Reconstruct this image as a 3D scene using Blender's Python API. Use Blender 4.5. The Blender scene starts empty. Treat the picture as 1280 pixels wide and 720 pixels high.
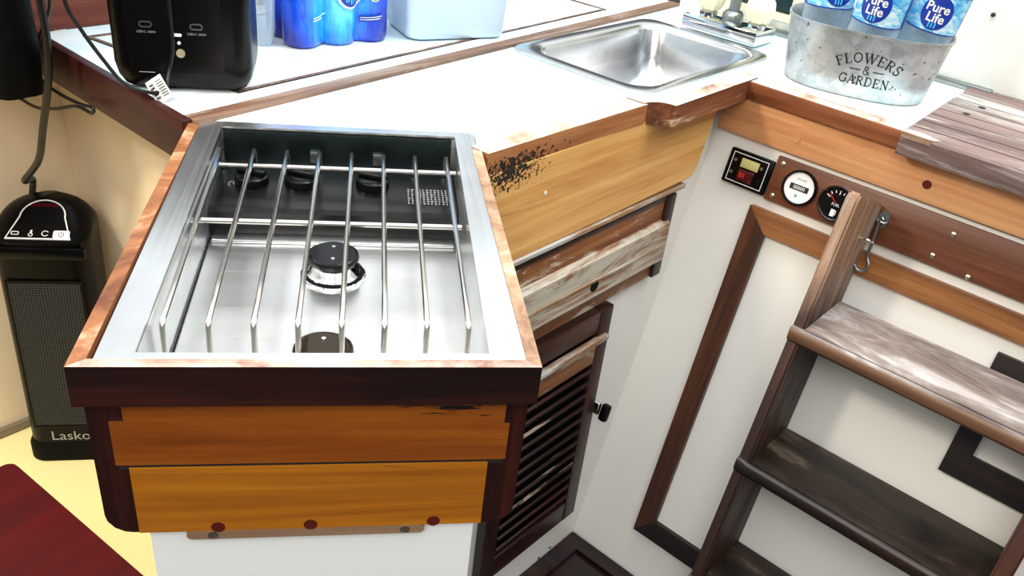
import bpy, bmesh, math, random
from mathutils import Vector, Matrix, noise
from mathutils.geometry import tessellate_polygon
random.seed(7)
S = bpy.context.scene
COL = S.collection
R_ = math.radians
I4 = Matrix.Identity(4)

# ------------------------------------------------------------------ frames
CX, CY = 0.67335, 1.40524                       # inner corner of the L-shaped counter
def frame(loc, ex, ey, ez):
    m = Matrix.Identity(4)
    for i, a in enumerate((ex, ey, ez)):
        for j in range(3): m[j][i] = a[j]
    for j in range(3): m[j][3] = loc[j]
    return m
A40 = R_(40)
UU = Vector((math.cos(A40), math.sin(A40), 0)); VV = Vector((math.sin(A40), -math.cos(A40), 0)); ZZ = Vector((0, 0, 1))
G0 = frame((CX, CY, 0), VV, UU, ZZ)             # galley frame: local x = v (to centreline), y = u (aft), z up
def G(v=0, u=0, z=0): return G0 @ Matrix.Translation((v, u, z))
# frame running along U: local x = u, y = -v
H0 = frame((CX, CY, 0), UU, -VV, ZZ)
def H(u=0, v=0, z=0): return H0 @ Matrix.Translation((u, -v, z))
# leaning bulkhead: local x = v, y = up the slope, z = out of the bulkhead
K = 0.25
upv = (UU * K + ZZ).normalized()
L0 = frame(Vector((CX, CY, .8)), VV, upv, VV.cross(upv))
LS = math.sqrt(1 + K * K)
def L(v=0, z=.8, n=0): return L0 @ Matrix.Translation((v, (z - .8) * LS, n))
def T(x=0, y=0, z=0, rz=0): return Matrix.Translation((x, y, z)) @ Matrix.Rotation(rz, 4, 'Z')
def RX(a): return Matrix.Rotation(a, 4, 'X')
def RY(a): return Matrix.Rotation(a, 4, 'Y')
def RZ(a): return Matrix.Rotation(a, 4, 'Z')
def uvw(u, v, z): return Vector((CX, CY, z)) + UU * u + VV * v

# ------------------------------------------------------------------ object helpers
WM = {}
def link(o, M, parent=None):
    COL.objects.link(o); WM[o.name] = M
    if parent is not None:
        o.parent = parent; o.matrix_parent_inverse = I4
        o.matrix_basis = WM[parent.name].inverted() @ M
    else:
        o.matrix_basis = M
    return o
def tag(o, label=None, cat=None, group=None, kind=None):
    if label: o['label'] = label
    if cat: o['category'] = cat
    if group: o['group'] = group
    if kind: o['kind'] = kind
    return o
def empty(name, M, label, cat, group=None):
    o = bpy.data.objects.new(name, None); o.empty_display_size = .05
    link(o, M); return tag(o, label, cat, group)

class MB:
    def __init__(s): s.v = []; s.f = []; s.mi = []; s.m = 0
    def add(s, vs, fs, X=None):
        b = len(s.v)
        for p in vs:
            p = Vector(p); s.v.append(X @ p if X is not None else p)
        for f in fs: s.f.append([b + i for i in f]); s.mi.append(s.m)
        return s
    def box(s, x0, x1, y0, y1, z0, z1, bev=0.0, X=None, seg=2):
        bm = bmesh.new()
        vs = [bm.verts.new(p) for p in ((x0,y0,z0),(x1,y0,z0),(x1,y1,z0),(x0,y1,z0),(x0,y0,z1),(x1,y0,z1),(x1,y1,z1),(x0,y1,z1))]
        for f in ((3,2,1,0),(4,5,6,7),(0,1,5,4),(1,2,6,5),(2,3,7,6),(3,0,4,7)): bm.faces.new([vs[i] for i in f])
        if bev > 0: bmesh.ops.bevel(bm, geom=bm.edges[:], offset=bev, segments=seg, affect='EDGES', profile=.5)
        bm.verts.index_update()
        s.add([v.co.copy() for v in bm.verts], [[v.index for v in f.verts] for f in bm.faces], X); bm.free(); return s
    def prism(s, outer, z0, z1, holes=(), X=None):
        loops = [list(outer)] + [list(h) for h in holes]
        tri = tessellate_polygon([[Vector((p[0], p[1], 0)) for p in l] for l in loops])
        flat = [p for l in loops for p in l]; n = len(flat)
        vs = [(p[0], p[1], z1) for p in flat] + [(p[0], p[1], z0) for p in flat]
        fs = []
        for t in tri:
            a, b, c = [flat[i] for i in t]
            cr = (b[0]-a[0])*(c[1]-a[1]) - (b[1]-a[1])*(c[0]-a[0])
            t = list(t) if cr > 0 else list(t)[::-1]
            fs.append(t); fs.append([i + n for i in t[::-1]])
        o = 0
        for k, l in enumerate(loops):
            m = len(l)
            ar = sum(l[i][0]*l[(i+1) % m][1] - l[(i+1) % m][0]*l[i][1] for i in range(m))
            ccw = (ar > 0) == (k == 0)
            for i in range(m):
                a, b = o + i, o + (i + 1) % m
                fs.append([a + n, b + n, b, a] if ccw else [a, b, b + n, a + n])
            o += m
        return s.add(vs, fs, X)
    def loft(s, rings, cap0=True, cap1=True, X=None, closed=True):
        n = len(rings[0]); vs = [p for r in rings for p in r]; fs = []
        for k in range(len(rings) - 1):
            for i in range(n if closed else n - 1):
                j = (i + 1) % n
                fs.append([k*n + i, k*n + j, (k+1)*n + j, (k+1)*n + i])
        if cap0: fs.append(list(range(n))[::-1])
        if cap1: fs.append([(len(rings)-1)*n + i for i in range(n)])
        return s.add(vs, fs, X)
    def lathe(s, prof, n=32, X=None, cap0=True, cap1=True):
        return s.loft([[(r*math.cos(2*math.pi*i/n), r*math.sin(2*math.pi*i/n), z) for i in range(n)] for r, z in prof], cap0, cap1, X)
    def tube(s, pts, r, n=10, X=None):
        pts = [Vector(p) for p in pts]; rings = []; up = None
        for i, p in enumerate(pts):
            t = (pts[min(i+1, len(pts)-1)] - pts[max(i-1, 0)]).normalized()
            if up is None: up = t.orthogonal().normalized()
            up = (up - t * up.dot(t))
            up = up.normalized() if up.length > 1e-6 else t.orthogonal().normalized()
            b = t.cross(up); rr = r[i] if isinstance(r, (list, tuple)) else r
            rings.append([p + (up*math.cos(2*math.pi*k/n) + b*math.sin(2*math.pi*k/n))*rr for k in range(n)])
        return s.loft(rings, True, True, X)
    def sphere(s, c, r, n=16, m=10, X=None, sc=(1,1,1)):
        rings = []
        for j in range(1, m):
            a = math.pi * j / m
            rings.append([(c[0]+r*sc[0]*math.sin(a)*math.cos(2*math.pi*i/n), c[1]+r*sc[1]*math.sin(a)*math.sin(2*math.pi*i/n), c[2]-r*sc[2]*math.cos(a)) for i in range(n)])
        return s.loft(rings, True, True, X)
    def build(s, name, mats, M, parent=None, smooth=35, recalc=True):
        me = bpy.data.meshes.new(name); me.from_pydata([tuple(v) for v in s.v], [], s.f)
        if not isinstance(mats, (list, tuple)): mats = [mats]
        for m in mats: me.materials.append(m)
        for p, i in zip(me.polygons, s.mi): p.material_index = i
        if recalc:
            bm = bmesh.new(); bm.from_mesh(me); bmesh.ops.recalc_face_normals(bm, faces=bm.faces); bm.to_mesh(me); bm.free()
        if smooth:
            for p in me.polygons: p.use_smooth = True
            me.set_sharp_from_angle(angle=R_(smooth))
        me.update()
        o = bpy.data.objects.new(name, me); return link(o, M, parent)

def circ(r, n=24, cx=0, cy=0, ry=None):
    ry = r if ry is None else ry
    return [(cx + r*math.cos(2*math.pi*i/n), cy + ry*math.sin(2*math.pi*i/n)) for i in range(n)]
def rrect(x0, x1, y0, y1, r, n=6):
    p = []
    for cx, cy, a in ((x1-r, y0+r, -90), (x1-r, y1-r, 0), (x0+r, y1-r, 90), (x0+r, y0+r, 180)):
        for i in range(n + 1):
            t = R_(a + 90*i/n); p.append((cx + r*math.cos(t), cy + r*math.sin(t)))
    return p
def at(l, z): return [(p[0], p[1], z) for p in l]
def spline(pts, n=8):
    pts = [Vector(p) for p in pts]; out = []
    P = [pts[0]*2 - pts[1]] + pts + [pts[-1]*2 - pts[-2]]
    for i in range(1, len(P) - 2):
        for k in range(n):
            t = k / n; a, b, c, d = P[i-1], P[i], P[i+1], P[i+2]
            out.append(.5*((2*b) + (c - a)*t + (2*a - 5*b + 4*c - d)*t*t + (3*b - a - 3*c + d)*t**3))
    out.append(pts[-1]); return out
_tc = {}
def text(s, size=1.0, bold=0.0):
    """2-D verts and faces of a word in the built-in face, centred"""
    key = (s, bold)
    if key not in _tc:
        cu = bpy.data.curves.new('word', 'FONT'); cu.body = s; cu.size = 1; cu.align_x = 'CENTER'; cu.resolution_u = 3; cu.offset = bold
        ob = bpy.data.objects.new('word', cu); COL.objects.link(ob)
        dg = bpy.context.evaluated_depsgraph_get(); dg.update()
        me = bpy.data.meshes.new_from_object(ob.evaluated_get(dg))
        _tc[key] = ([v.co.copy() for v in me.vertices], [list(p.vertices) for p in me.polygons])
        bpy.data.objects.remove(ob); bpy.data.curves.remove(cu); bpy.data.meshes.remove(me)
    vs, fs = _tc[key]
    return [(v.x*size, (v.y - .35)*size) for v in vs], fs

# ------------------------------------------------------------------ materials
def lin(c):
    return tuple(((x/255)/12.92 if x/255 <= .04045 else (((x/255)+.055)/1.055)**2.4) for x in c) + (1,)
def mat(name, col, rough=.5, metal=0.0, spec=.5, coat=0.0, emit=None, es=0):
    m = bpy.data.materials.new(name); m.use_nodes = True; b = m.node_tree.nodes['Principled BSDF']
    b.inputs['Base Color'].default_value = lin(col); b.inputs['Roughness'].default_value = rough
    b.inputs['Metallic'].default_value = metal; b.inputs['Specular IOR Level'].default_value = spec
    b.inputs['Coat Weight'].default_value = coat
    if emit: b.inputs['Emission Color'].default_value = lin(emit); b.inputs['Emission Strength'].default_value = es
    return m
class NT:
    def __init__(s, m): s.t = m.node_tree; s.n = s.t.nodes; s.b = s.n['Principled BSDF']
    def new(s, ty, **kw):
        n = s.n.new(ty)
        for k, v in kw.items(): setattr(n, k, v)
        return n
    def ln(s, a, b): s.t.links.new(a, b)
    def coord(s, scale, loc=(0,0,0), rot=(0,0,0)):
        tc = s.new('ShaderNodeTexCoord'); mp = s.new('ShaderNodeMapping')
        mp.inputs['Scale'].default_value = scale; mp.inputs['Location'].default_value = loc; mp.inputs['Rotation'].default_value = rot
        s.ln(tc.outputs['Object'], mp.inputs['Vector']); return mp.outputs['Vector']
    def noise(s, vec, scale, detail=6, rough=.6, dist=0.0):
        n = s.new('ShaderNodeTexNoise'); n.inputs['Scale'].default_value = scale; n.inputs['Detail'].default_value = detail
        n.inputs['Roughness'].default_value = rough; n.inputs['Distortion'].default_value = dist
        s.ln(vec, n.inputs['Vector']); return n.outputs['Fac']
    def ramp(s, fac, stops):
        r = s.new('ShaderNodeValToRGB'); e = r.color_ramp.elements
        while len(e) < len(stops): e.new(.5)
        for x, (p, c) in zip(e, stops): x.position = p; x.color = c if len(c) == 4 else lin(c)
        s.ln(fac, r.inputs['Fac']); return r.outputs['Color']
    def mix(s, fac, a, b, mode='MIX'):
        m = s.new('ShaderNodeMix', data_type='RGBA', blend_type=mode)
        for src, i in ((fac, 0), (a, 6), (b, 7)):
            if isinstance(src, (int, float)): m.inputs[i].default_value = src
            elif isinstance(src, tuple): m.inputs[i].default_value = src if len(src) == 4 else lin(src)
            else: s.ln(src, m.inputs[i])
        return m.outputs[2]
    def math(s, op, a, b=0.0, clamp=False):
        m = s.new('ShaderNodeMath', operation=op, use_clamp=clamp)
        for i, x in enumerate((a, b)):
            if isinstance(x, (int, float)): m.inputs[i].default_value = x
            else: s.ln(x, m.inputs[i])
        return m.outputs[0]
    def bump(s, h, st=.3, d=.002):
        b = s.new('ShaderNodeBump'); b.inputs['Strength'].default_value = st; b.inputs['Distance'].default_value = d
        s.ln(h, b.inputs['Height']); s.ln(b.outputs['Normal'], s.b.inputs['Normal'])
BW = ((0,0,0,1), (1,1,1,1))
def wood(name, dark, mid, light, rough=.45, axis=0, g=1.0, weather=None, wlo=.5, whi=.62, wscale=7, topwear=None, spots=None, coat=.0, bump=.25, tws=(14, 14, 14)):
    """streaky grain along one local axis; weather = bare worn patches; topwear = worn upper faces"""
    m = mat(name, mid, rough, coat=coat); n = NT(m)
    sc = [26*g]*3; sc[axis] = 1.6*g
    v = n.coord(tuple(sc))
    a = n.noise(v, 1.6, 8, .65, .6)
    fine = [160*g]*3; fine[axis] = 5*g
    f = n.noise(n.coord(tuple(fine)), 1.0, 4, .7)
    col = n.ramp(a, ((.28, dark), (.5, mid), (.74, light)))
    col = n.mix(n.ramp(f, ((.3, (.55,.55,.55,1)), (.62, (1,1,1,1)))), dark, col)
    if weather:
        st = [wscale*2.2]*3; st[axis] = wscale*.45
        w = n.noise(n.coord(tuple(st), (3.1, 1.7, .4)), 1.0, 8, .72, .8)
        fl = [60]*3; fl[axis] = 6
        w = n.math('ADD', w, n.math('MULTIPLY', n.math('SUBTRACT', f, .5), .18))
        msk = n.ramp(w, ((wlo, BW[0]), (whi, BW[1])))
        wc = n.mix(f, tuple(int(c*.72) for c in weather), weather)
        col = n.mix(msk, col, wc)
        n.ln(n.mix(msk, (rough,)*3 + (1,), (.75, .75, .75, 1)), n.b.inputs['Roughness'])
    if topwear:
        tc = n.new('ShaderNodeNewGeometry'); sx = n.new('ShaderNodeSeparateXYZ'); n.ln(tc.outputs['Normal'], sx.inputs[0])
        k = n.ramp(sx.outputs['Z'], ((.55, BW[0]), (.8, BW[1])))
        w2 = n.noise(n.coord(tws, (1.2, .3, 2)), 1.0, 7, .7, .6)
        tcx = n.ramp(w2, ((.35, topwear[0]), (.55, topwear[1]), (.7, topwear[2])))
        col = n.mix(k, col, tcx)
    if spots:
        (sx0, sy0, sz0), (rx, ry, rz) = spots[:2]; ssc = spots[2] if len(spots) > 2 else (190, 190, 190)
        vv = n.coord((1/rx, 1/ry, 1/rz), (-sx0/rx, -sy0/ry, -sz0/rz))
        ln_ = n.new('ShaderNodeVectorMath', operation='LENGTH'); n.ln(vv, ln_.inputs[0])
        d = n.math('SUBTRACT', 1.0, ln_.outputs['Value'], True)
        nz = n.noise(n.coord(ssc), 1.0, 2, .6)
        k = n.ramp(n.math('ADD', nz, n.math('MULTIPLY', d, .4)), ((.73, BW[0]), (.79, BW[1])))
        col = n.mix(k, col, (22, 16, 12))
    n.ln(col, n.b.inputs['Base Color'])
    n.bump(f, bump, .0008)
    return m

M = {}
M['white'] = mat('white_gelcoat', (236, 232, 224), .38)
M['base'] = mat('white_base_paint', (252, 252, 248), .4)
M['cream'] = mat('cream_liner', (232, 218, 190), .6)
M['creamwall'] = mat('cream_wall', (238, 236, 226), .5)
M['beige'] = mat('beige_vinyl', (240, 218, 184), .7)
M['yellow'] = mat('yellow_cream_paint', (236, 222, 160), .6)
def laminate():
    m = mat('white_laminate', (240, 242, 242), .22); n = NT(m)
    f = n.noise(n.coord((6, 6, 6)), 1.0, 5, .55)
    n.ln(n.ramp(f, ((.42, (244, 244, 243)), (.6, (215, 238, 243)))), n.b.inputs['Base Color']); return m
M['laminate'] = laminate()
def steel(name, col=(205, 205, 205), rough=.28, axis=0, sc=240):
    m = mat(name, col, rough, 1.0); n = NT(m); s3 = [sc]*3; s3[axis] = 4
    f = n.noise(n.coord(tuple(s3)), 1.0, 3, .5)
    g = n.noise(n.coord((5, 5, 5)), 1.0, 4, .6)
    n.ln(n.math('ADD', n.math('MULTIPLY', f, .14), rough - .07), n.b.inputs['Roughness'])
    n.ln(n.ramp(g, ((.35, tuple(int(c*.9) for c in col)), (.65, col))), n.b.inputs['Base Color']); return m
M['steel'] = steel('brushed_steel', (240, 240, 238), .3, 0)
M['steel_y'] = steel('brushed_steel_long', (238, 240, 240), .3, 1)
M['sinksteel'] = steel('sink_steel', (200, 202, 204), .24, 0)
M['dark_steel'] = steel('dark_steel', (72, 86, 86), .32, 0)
M['chrome'] = mat('chrome', (225, 228, 230), .08, 1.0)
M['rod'] = mat('rod_steel', (220, 214, 205), .22, 1.0)
M['dullmetal'] = mat('dull_metal', (150, 158, 158), .35, 1.0)
M['black'] = mat('black_plastic', (3, 3, 4), .3, spec=.16)
M['blackmatte'] = mat('black_matte', (3, 3, 3), .6, spec=.12)
M['blackpanel'] = mat('black_enamel', (4, 4, 5), .28, spec=.3)
M['cord'] = mat('black_rubber', (10, 9, 9), .4)
M['paper'] = mat('white_print', (240, 240, 236), .5)
M['print'] = mat('black_print', (16, 22, 24), .5)
M['grey'] = mat('grey_print', (150, 150, 150), .5)
M['acrylic'] = mat('cream_acrylic', (240, 234, 200), .25)
M['red'] = mat('red_print', (190, 30, 30), .4)
M['brass'] = mat('screw_metal', (190, 180, 160), .3, 1.0)
M['plug'] = mat('wood_plug', (88, 22, 10), .4)
M['mahogany'] = wood('mahogany_varnish', (20, 4, 3), (48, 9, 7), (66, 16, 10), .42)
M['mahogany_dark'] = wood('dark_mahogany', (20, 5, 4), (42, 11, 8), (62, 20, 14), .4)
M['mahogany_y'] = wood('mahogany_upright', (16, 5, 4), (44, 12, 8), (84, 30, 16), .35, axis=1)
M['rim'] = wood('worn_rim', (14, 5, 4), (34, 11, 8), (64, 24, 16), .4, topwear=((120, 80, 64), (196, 164, 148), (228, 210, 200)))
M['rim_side'] = wood('worn_rim_side', (90, 44, 26), (140, 80, 48), (176, 120, 84), .5, axis=1, topwear=((92, 46, 22), (148, 94, 56), (200, 164, 132)))
M['rim_right'] = wood('worn_rim_grey', (90, 60, 40), (140, 100, 70), (176, 140, 108), .5, axis=1, topwear=((112, 76, 50), (184, 146, 114), (222, 200, 178)))
M['pine'] = wood('amber_pine', (142, 78, 12), (184, 110, 18), (204, 132, 30), .4, g=.7, weather=(90, 44, 14), wlo=.62, whi=.74)
M['pine_up'] = wood('amber_pine_upper', (104, 46, 8), (146, 74, 14), (172, 98, 24), .4, g=.7, spots=((.082, .853, .0), (.06, .012, .2), (45, 480, 45)))
M['ply'] = wood('honey_ply', (184, 120, 56), (226, 172, 98), (240, 196, 122), .4, g=.7, spots=((-.60, .035, .868), (.115, .06, .05)))
M['beam'] = wood('honey_beam', (176, 110, 66), (222, 160, 108), (238, 184, 132), .42, g=.6)
M['edge'] = wood('worn_edge', (88, 42, 20), (140, 78, 42), (172, 110, 66), .5, topwear=((150, 104, 74), (208, 192, 176), (224, 218, 212)))
M['edge2'] = wood('worn_front_edge', (112, 62, 32), (168, 106, 60), (200, 144, 94), .5, weather=(222, 206, 186), wlo=.60, whi=.70, topwear=((170, 134, 106), (208, 194, 180), (224, 218, 212)), spots=((-.575, .035, .876), (.15, .06, .024)))
M['bumpwood'] = wood('bump_edge', (70, 32, 18), (116, 64, 38), (150, 96, 62), .45, weather=(222, 194, 162), wlo=.50, whi=.57, topwear=((130, 92, 62), (200, 188, 172), (216, 208, 200)))
M['frame'] = wood('frame_teak', (84, 46, 18), (136, 84, 40), (168, 112, 60), .45)
M['frame_y_shade'] = wood('frame_teak_upright_shade', (30, 14, 7), (72, 36, 16), (112, 64, 32), .45, axis=1)  # frame teak darkened to hold the light falling off down the bulkhead
M['frame_dark_shade'] = wood('frame_teak_dark_shade', (8, 4, 3), (22, 11, 8), (44, 24, 15), .5)  # lower rail's shade put into the colour; the hatch frame is dark wood
M['gaugewood'] = wood('gauge_board', (56, 26, 14), (98, 52, 30), (124, 70, 42), .4)
M['drawer'] = wood('weathered_drawer', (76, 36, 16), (134, 80, 40), (168, 112, 62), .55, weather=(222, 206, 178), wlo=.5, whi=.58, wscale=9)
M['drawer2'] = wood('weathered_drawer_panel', (84, 44, 22), (140, 92, 52), (176, 130, 84), .6, weather=(214, 204, 184), wlo=.42, whi=.54, wscale=9)
M['door'] = wood('louver_teak', (20, 7, 5), (54, 22, 12), (92, 48, 26), .4)
M['door_y'] = wood('louver_teak_upright', (16, 6, 4), (42, 15, 9), (74, 34, 18), .4, axis=2)
M['louver'] = wood('louver_slats', (14, 5, 4), (38, 14, 9), (70, 32, 18), .45, weather=(186, 164, 138), wlo=.60, whi=.70, wscale=8)
M['louver'].node_tree.nodes['Principled BSDF'].inputs['Specular IOR Level'].default_value = .15
M['lip'] = wood('weathered_lip', (96, 60, 36), (150, 112, 76), (186, 156, 122), .6, weather=(212, 206, 198), wlo=.42, whi=.55)
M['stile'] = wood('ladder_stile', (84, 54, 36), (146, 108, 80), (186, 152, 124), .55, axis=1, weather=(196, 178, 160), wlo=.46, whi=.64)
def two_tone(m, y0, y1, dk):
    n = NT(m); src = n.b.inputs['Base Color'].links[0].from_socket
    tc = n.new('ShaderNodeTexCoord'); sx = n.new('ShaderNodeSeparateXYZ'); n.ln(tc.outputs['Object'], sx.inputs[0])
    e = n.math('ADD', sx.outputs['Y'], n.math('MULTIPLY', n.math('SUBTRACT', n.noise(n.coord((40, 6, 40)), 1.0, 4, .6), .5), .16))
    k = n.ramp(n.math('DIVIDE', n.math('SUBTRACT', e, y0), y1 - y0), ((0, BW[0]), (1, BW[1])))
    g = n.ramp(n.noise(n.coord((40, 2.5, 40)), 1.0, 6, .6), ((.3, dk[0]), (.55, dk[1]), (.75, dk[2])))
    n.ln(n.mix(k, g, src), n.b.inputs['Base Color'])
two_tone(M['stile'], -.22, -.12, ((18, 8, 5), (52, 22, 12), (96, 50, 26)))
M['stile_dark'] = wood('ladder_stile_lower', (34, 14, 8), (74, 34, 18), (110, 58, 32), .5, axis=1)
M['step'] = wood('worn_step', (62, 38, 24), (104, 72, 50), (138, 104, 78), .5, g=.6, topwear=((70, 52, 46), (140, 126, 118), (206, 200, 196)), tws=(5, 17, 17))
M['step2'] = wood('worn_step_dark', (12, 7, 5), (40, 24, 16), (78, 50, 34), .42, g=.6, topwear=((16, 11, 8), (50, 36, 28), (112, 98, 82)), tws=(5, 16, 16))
M['tread'] = wood('worn_sill', (78, 58, 52), (122, 98, 92), (150, 126, 120), .6, weather=(214, 207, 200), wlo=.48, whi=.62, wscale=4, g=.6)
M['strip'] = wood('ledge_strip', (78, 52, 38), (120, 88, 66), (150, 122, 102), .5, weather=(170, 150, 134), wlo=.5, whi=.62)
M['hullwood'] = wood('hull_board', (70, 22, 10), (108, 40, 18), (150, 80, 30), .4)
M['sole'] = wood('dark_sole', (12, 5, 5), (30, 12, 10), (52, 20, 16), .25)
M['sole_trim'] = wood('sole_batten', (10, 6, 8), (26, 12, 14), (70, 34, 26), .2, weather=(120, 92, 74), wlo=.62, whi=.7)
M['redtop'] = wood('red_mahogany_table', (50, 2, 3), (74, 3, 4), (92, 8, 5), .5, g=.5)
M['redtop'].node_tree.nodes['Principled BSDF'].inputs['Specular IOR Level'].default_value = .15
M['strip_grey'] = wood('grey_strip', (84, 74, 54), (120, 108, 84), (150, 138, 112), .6)
M['batten'] = wood('tan_batten', (120, 88, 64), (160, 126, 98), (184, 152, 124), .6)
M['gap'] = mat('dark_seam', (30, 22, 18), .8)
def galv():
    m = mat('galvanised', (176, 180, 182), .42, .75); n = NT(m)
    vo = n.new('ShaderNodeTexVoronoi'); vo.inputs['Scale'].default_value = 60; n.ln(n.coord((1, 1, 1)), vo.inputs['Vector'])
    f = n.noise(n.coord((9, 9, 9)), 1.0, 6, .7)
    d = n.noise(n.coord((130, 130, 130)), 1.0, 2, .5)
    c = n.ramp(f, ((.35, (164, 166, 166)), (.6, (206, 212, 214))))
    bw = n.new('ShaderNodeRGBToBW'); n.ln(vo.outputs['Color'], bw.inputs[0])
    c = n.mix(.25, c, bw.outputs[0], 'OVERLAY')
    c = n.mix(n.ramp(n.math('ADD', d, n.math('MULTIPLY', f, .35)), ((.86, BW[0]), (.92, BW[1]))), c, (88, 82, 76))
    n.ln(c, n.b.inputs['Base Color']); return m
M['galv'] = galv()
def clear(name, tint, lo=.1, hi=.7, rough=.08):
    m = bpy.data.materials.new(name); m.use_nodes = True; t = m.node_tree; t.nodes.clear()
    o = t.nodes.new('ShaderNodeOutputMaterial'); mx = t.nodes.new('ShaderNodeMixShader'); tr = t.nodes.new('ShaderNodeBsdfTransparent')
    gl = t.nodes.new('ShaderNodeBsdfPrincipled'); lw = t.nodes.new('ShaderNodeLayerWeight'); mr = t.nodes.new('ShaderNodeMapRange')
    lw.inputs['Blend'].default_value = .45
    tr.inputs[0].default_value = lin(tint); gl.inputs['Base Color'].default_value = lin((225, 236, 244)); gl.inputs['Roughness'].default_value = rough
    mr.inputs[3].default_value = lo; mr.inputs[4].default_value = hi
    t.links.new(lw.outputs['Facing'], mr.inputs[0]); t.links.new(mr.outputs[0], mx.inputs[0])
    t.links.new(tr.outputs[0], mx.inputs[1]); t.links.new(gl.outputs[0], mx.inputs[2]); t.links.new(mx.outputs[0], o.inputs[0]); return m
M['pet'] = clear('clear_bottle', (228, 240, 246), .12, .75)
M['bagfilm'] = clear('clear_wrap', (210, 222, 235), .35, .8, .2)
def label_mat():
    m = mat('bottle_label', (120, 200, 236), .35); n = NT(m)
    f = n.noise(n.coord((30, 30, 60)), 1.0, 4, .6, 1.2)
    n.ln(n.ramp(f, ((.36, (46, 150, 226)), (.48, (120, 208, 240)), (.62, (225, 244, 250)))), n.b.inputs['Base Color']); return m
M['label'] = label_mat()
M['labelblue'] = mat('label_blue', (26, 56, 160), .35)
M['labelcyan'] = mat('label_cyan', (80, 190, 235), .35)
M['labelgreen'] = mat('label_green', (96, 190, 70), .35)
def film():
    m = mat('blue_shrink_film', (30, 120, 240), .22, coat=.3); n = NT(m)
    tc = n.new('ShaderNodeTexCoord'); sx = n.new('ShaderNodeSeparateXYZ'); n.ln(tc.outputs['Object'], sx.inputs[0])
    wv = n.noise(n.coord((70, 70, 12)), 1.0, 5, .7, .8)
    r = n.noise(n.coord((9, 9, 7)), 1.0, 3, .5)
    x = n.math('ABSOLUTE', sx.outputs['X'])
    k = n.math('SUBTRACT', n.math('MULTIPLY', x, 4.6), n.math('MULTIPLY', sx.outputs['Z'], 2.0))
    k = n.math('ADD', k, n.math('MULTIPLY', n.math('SUBTRACT', wv, .5), .5))
    k = n.math('ADD', k, n.math('MULTIPLY', n.math('SUBTRACT', r, .5), .9))
    n.ln(n.ramp(n.math('ADD', k, .25), ((.05, (110, 225, 255)), (.3, (40, 160, 245)), (.55, (14, 80, 225)), (.8, (12, 22, 140)))), n.b.inputs['Base Color'])
    n.bump(wv, .4, .002); return m
M['film'] = film()
M['bin'] = mat('pale_bin', (190, 206, 220), .3)
def grille():
    m = mat('heater_grille', (30, 30, 30), .6, .0, .2); n = NT(m)
    vo = n.new('ShaderNodeTexVoronoi'); vo.inputs['Scale'].default_value = 1; vo.inputs['Randomness'].default_value = 0
    n.ln(n.coord((210, 1, 210)), vo.inputs['Vector'])
    n.ln(n.ramp(vo.outputs['Distance'], ((.25, (6, 6, 6)), (.5, (58, 58, 58)))), n.b.inputs['Base Color']); return m
M['grille'] = grille()
M['darkglass'] = mat('dark_teal_pane', (6, 40, 44), .25)
M['blueglass'] = mat('pale_blue_pane', (176, 206, 222), .3, emit=(190, 215, 232), es=.45)
M['redlens'] = mat('dark_red_lens', (70, 10, 16), .2)

# ================================================================== SETTING
FZ = -.1
def structure(o): o['kind'] = 'structure'; return o
mb = MB().box(-.9, 1.3, -1.6, .1, -.03, 0, 0)
structure(mb.build('floor', M['sole'], G(0, 0, FZ), smooth=0))
# bulkhead behind the ladder: leans below .8, upright above
w = MB(); pr = [(-.225, -.1), (0, .8), (0, .868), (.03, .868), (.03, .8), (-.195, -.1)]
w.loft([[(v, u, z) for u, z in pr] for v in (-.06, 1.25)])
structure(w.build('wall_right', M['white'], G0, smooth=0))
w = MB().box(-.38, 1.25, .345, .37, .86, 1.6)
structure(w.build('wall_back', M['creamwall'], G0, smooth=0))
w = MB().box(-.884, -.345, -.82, -.80, .1005, .869)
structure(w.build('wall_end', M['beige'], G0, smooth=0))
w = MB().box(-2.0, -.80, .885, .91, FZ, .8938)
structure(w.build('wall_left', M['beige'], H0, smooth=0))
w = MB().box(-1.2, .344, .745, .77, .906, 1.27)
structure(w.build('wall_hull', M['hullwood'], H0, smooth=0))
w = MB().box(-2.0, -.82, .873, .885, .1, .118, .002)
structure(w.build('baseboard_left', M['strip_grey'], H0))
structure(MB().box(-1.2, -.8885, .735, .912, .894, .906, .003).build('trim_8', M['hullwood'], H0))
# dark teal opening in the aft wall
wn = structure(MB().box(-.30, -.115, .336, .346, .945, 1.15, .003).build('window_1', M['darkglass'], G0))
fr = MB().prism([(-.32, .93), (-.095, .93), (-.095, 1.17), (-.32, 1.17)], 0, .012, [[(-.30, .945), (-.115, .945), (-.115, 1.15), (-.30, 1.15)]])
fr.build('window_frame', M['cream'], G0 @ frame((0, .345, 0), Vector((1,0,0)), Vector((0,0,1)), Vector((0,-1,0))), wn, smooth=0)
# pale pane in the hull board; unseen width and glow added for steel reflections
wn = structure(MB().box(-.86, .30, .738, .7455, .955, 1.22, .006).build('window_2', M['blueglass'], H0))
w = MB().box(-.16, .30, .33, .345, .9, .912, .003)
structure(w.build('baseboard_back', M['dullmetal'], G0))
MB().lathe([(.004, 0), (.004, .003), (.002, .005)], 10).build('screw', M['print'], G0 @ frame((.252, .345, 1.035), Vector((1,0,0)), Vector((0,0,1)), Vector((0,-1,0))), bpy.data.objects['wall_back'])
bpy.data.objects['wall_back'].children[0]['label'] = 'small dark screw head'

structure(MB().prism([(-.05, -.2295), (1.2, -.2295), (1.2, -.262), (-.014, -.262), (-.014, -1.2), (-.05, -1.2)][::-1], 0, .009).build('trim_7', M['sole_trim'], G(0, 0, FZ), smooth=0))
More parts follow.
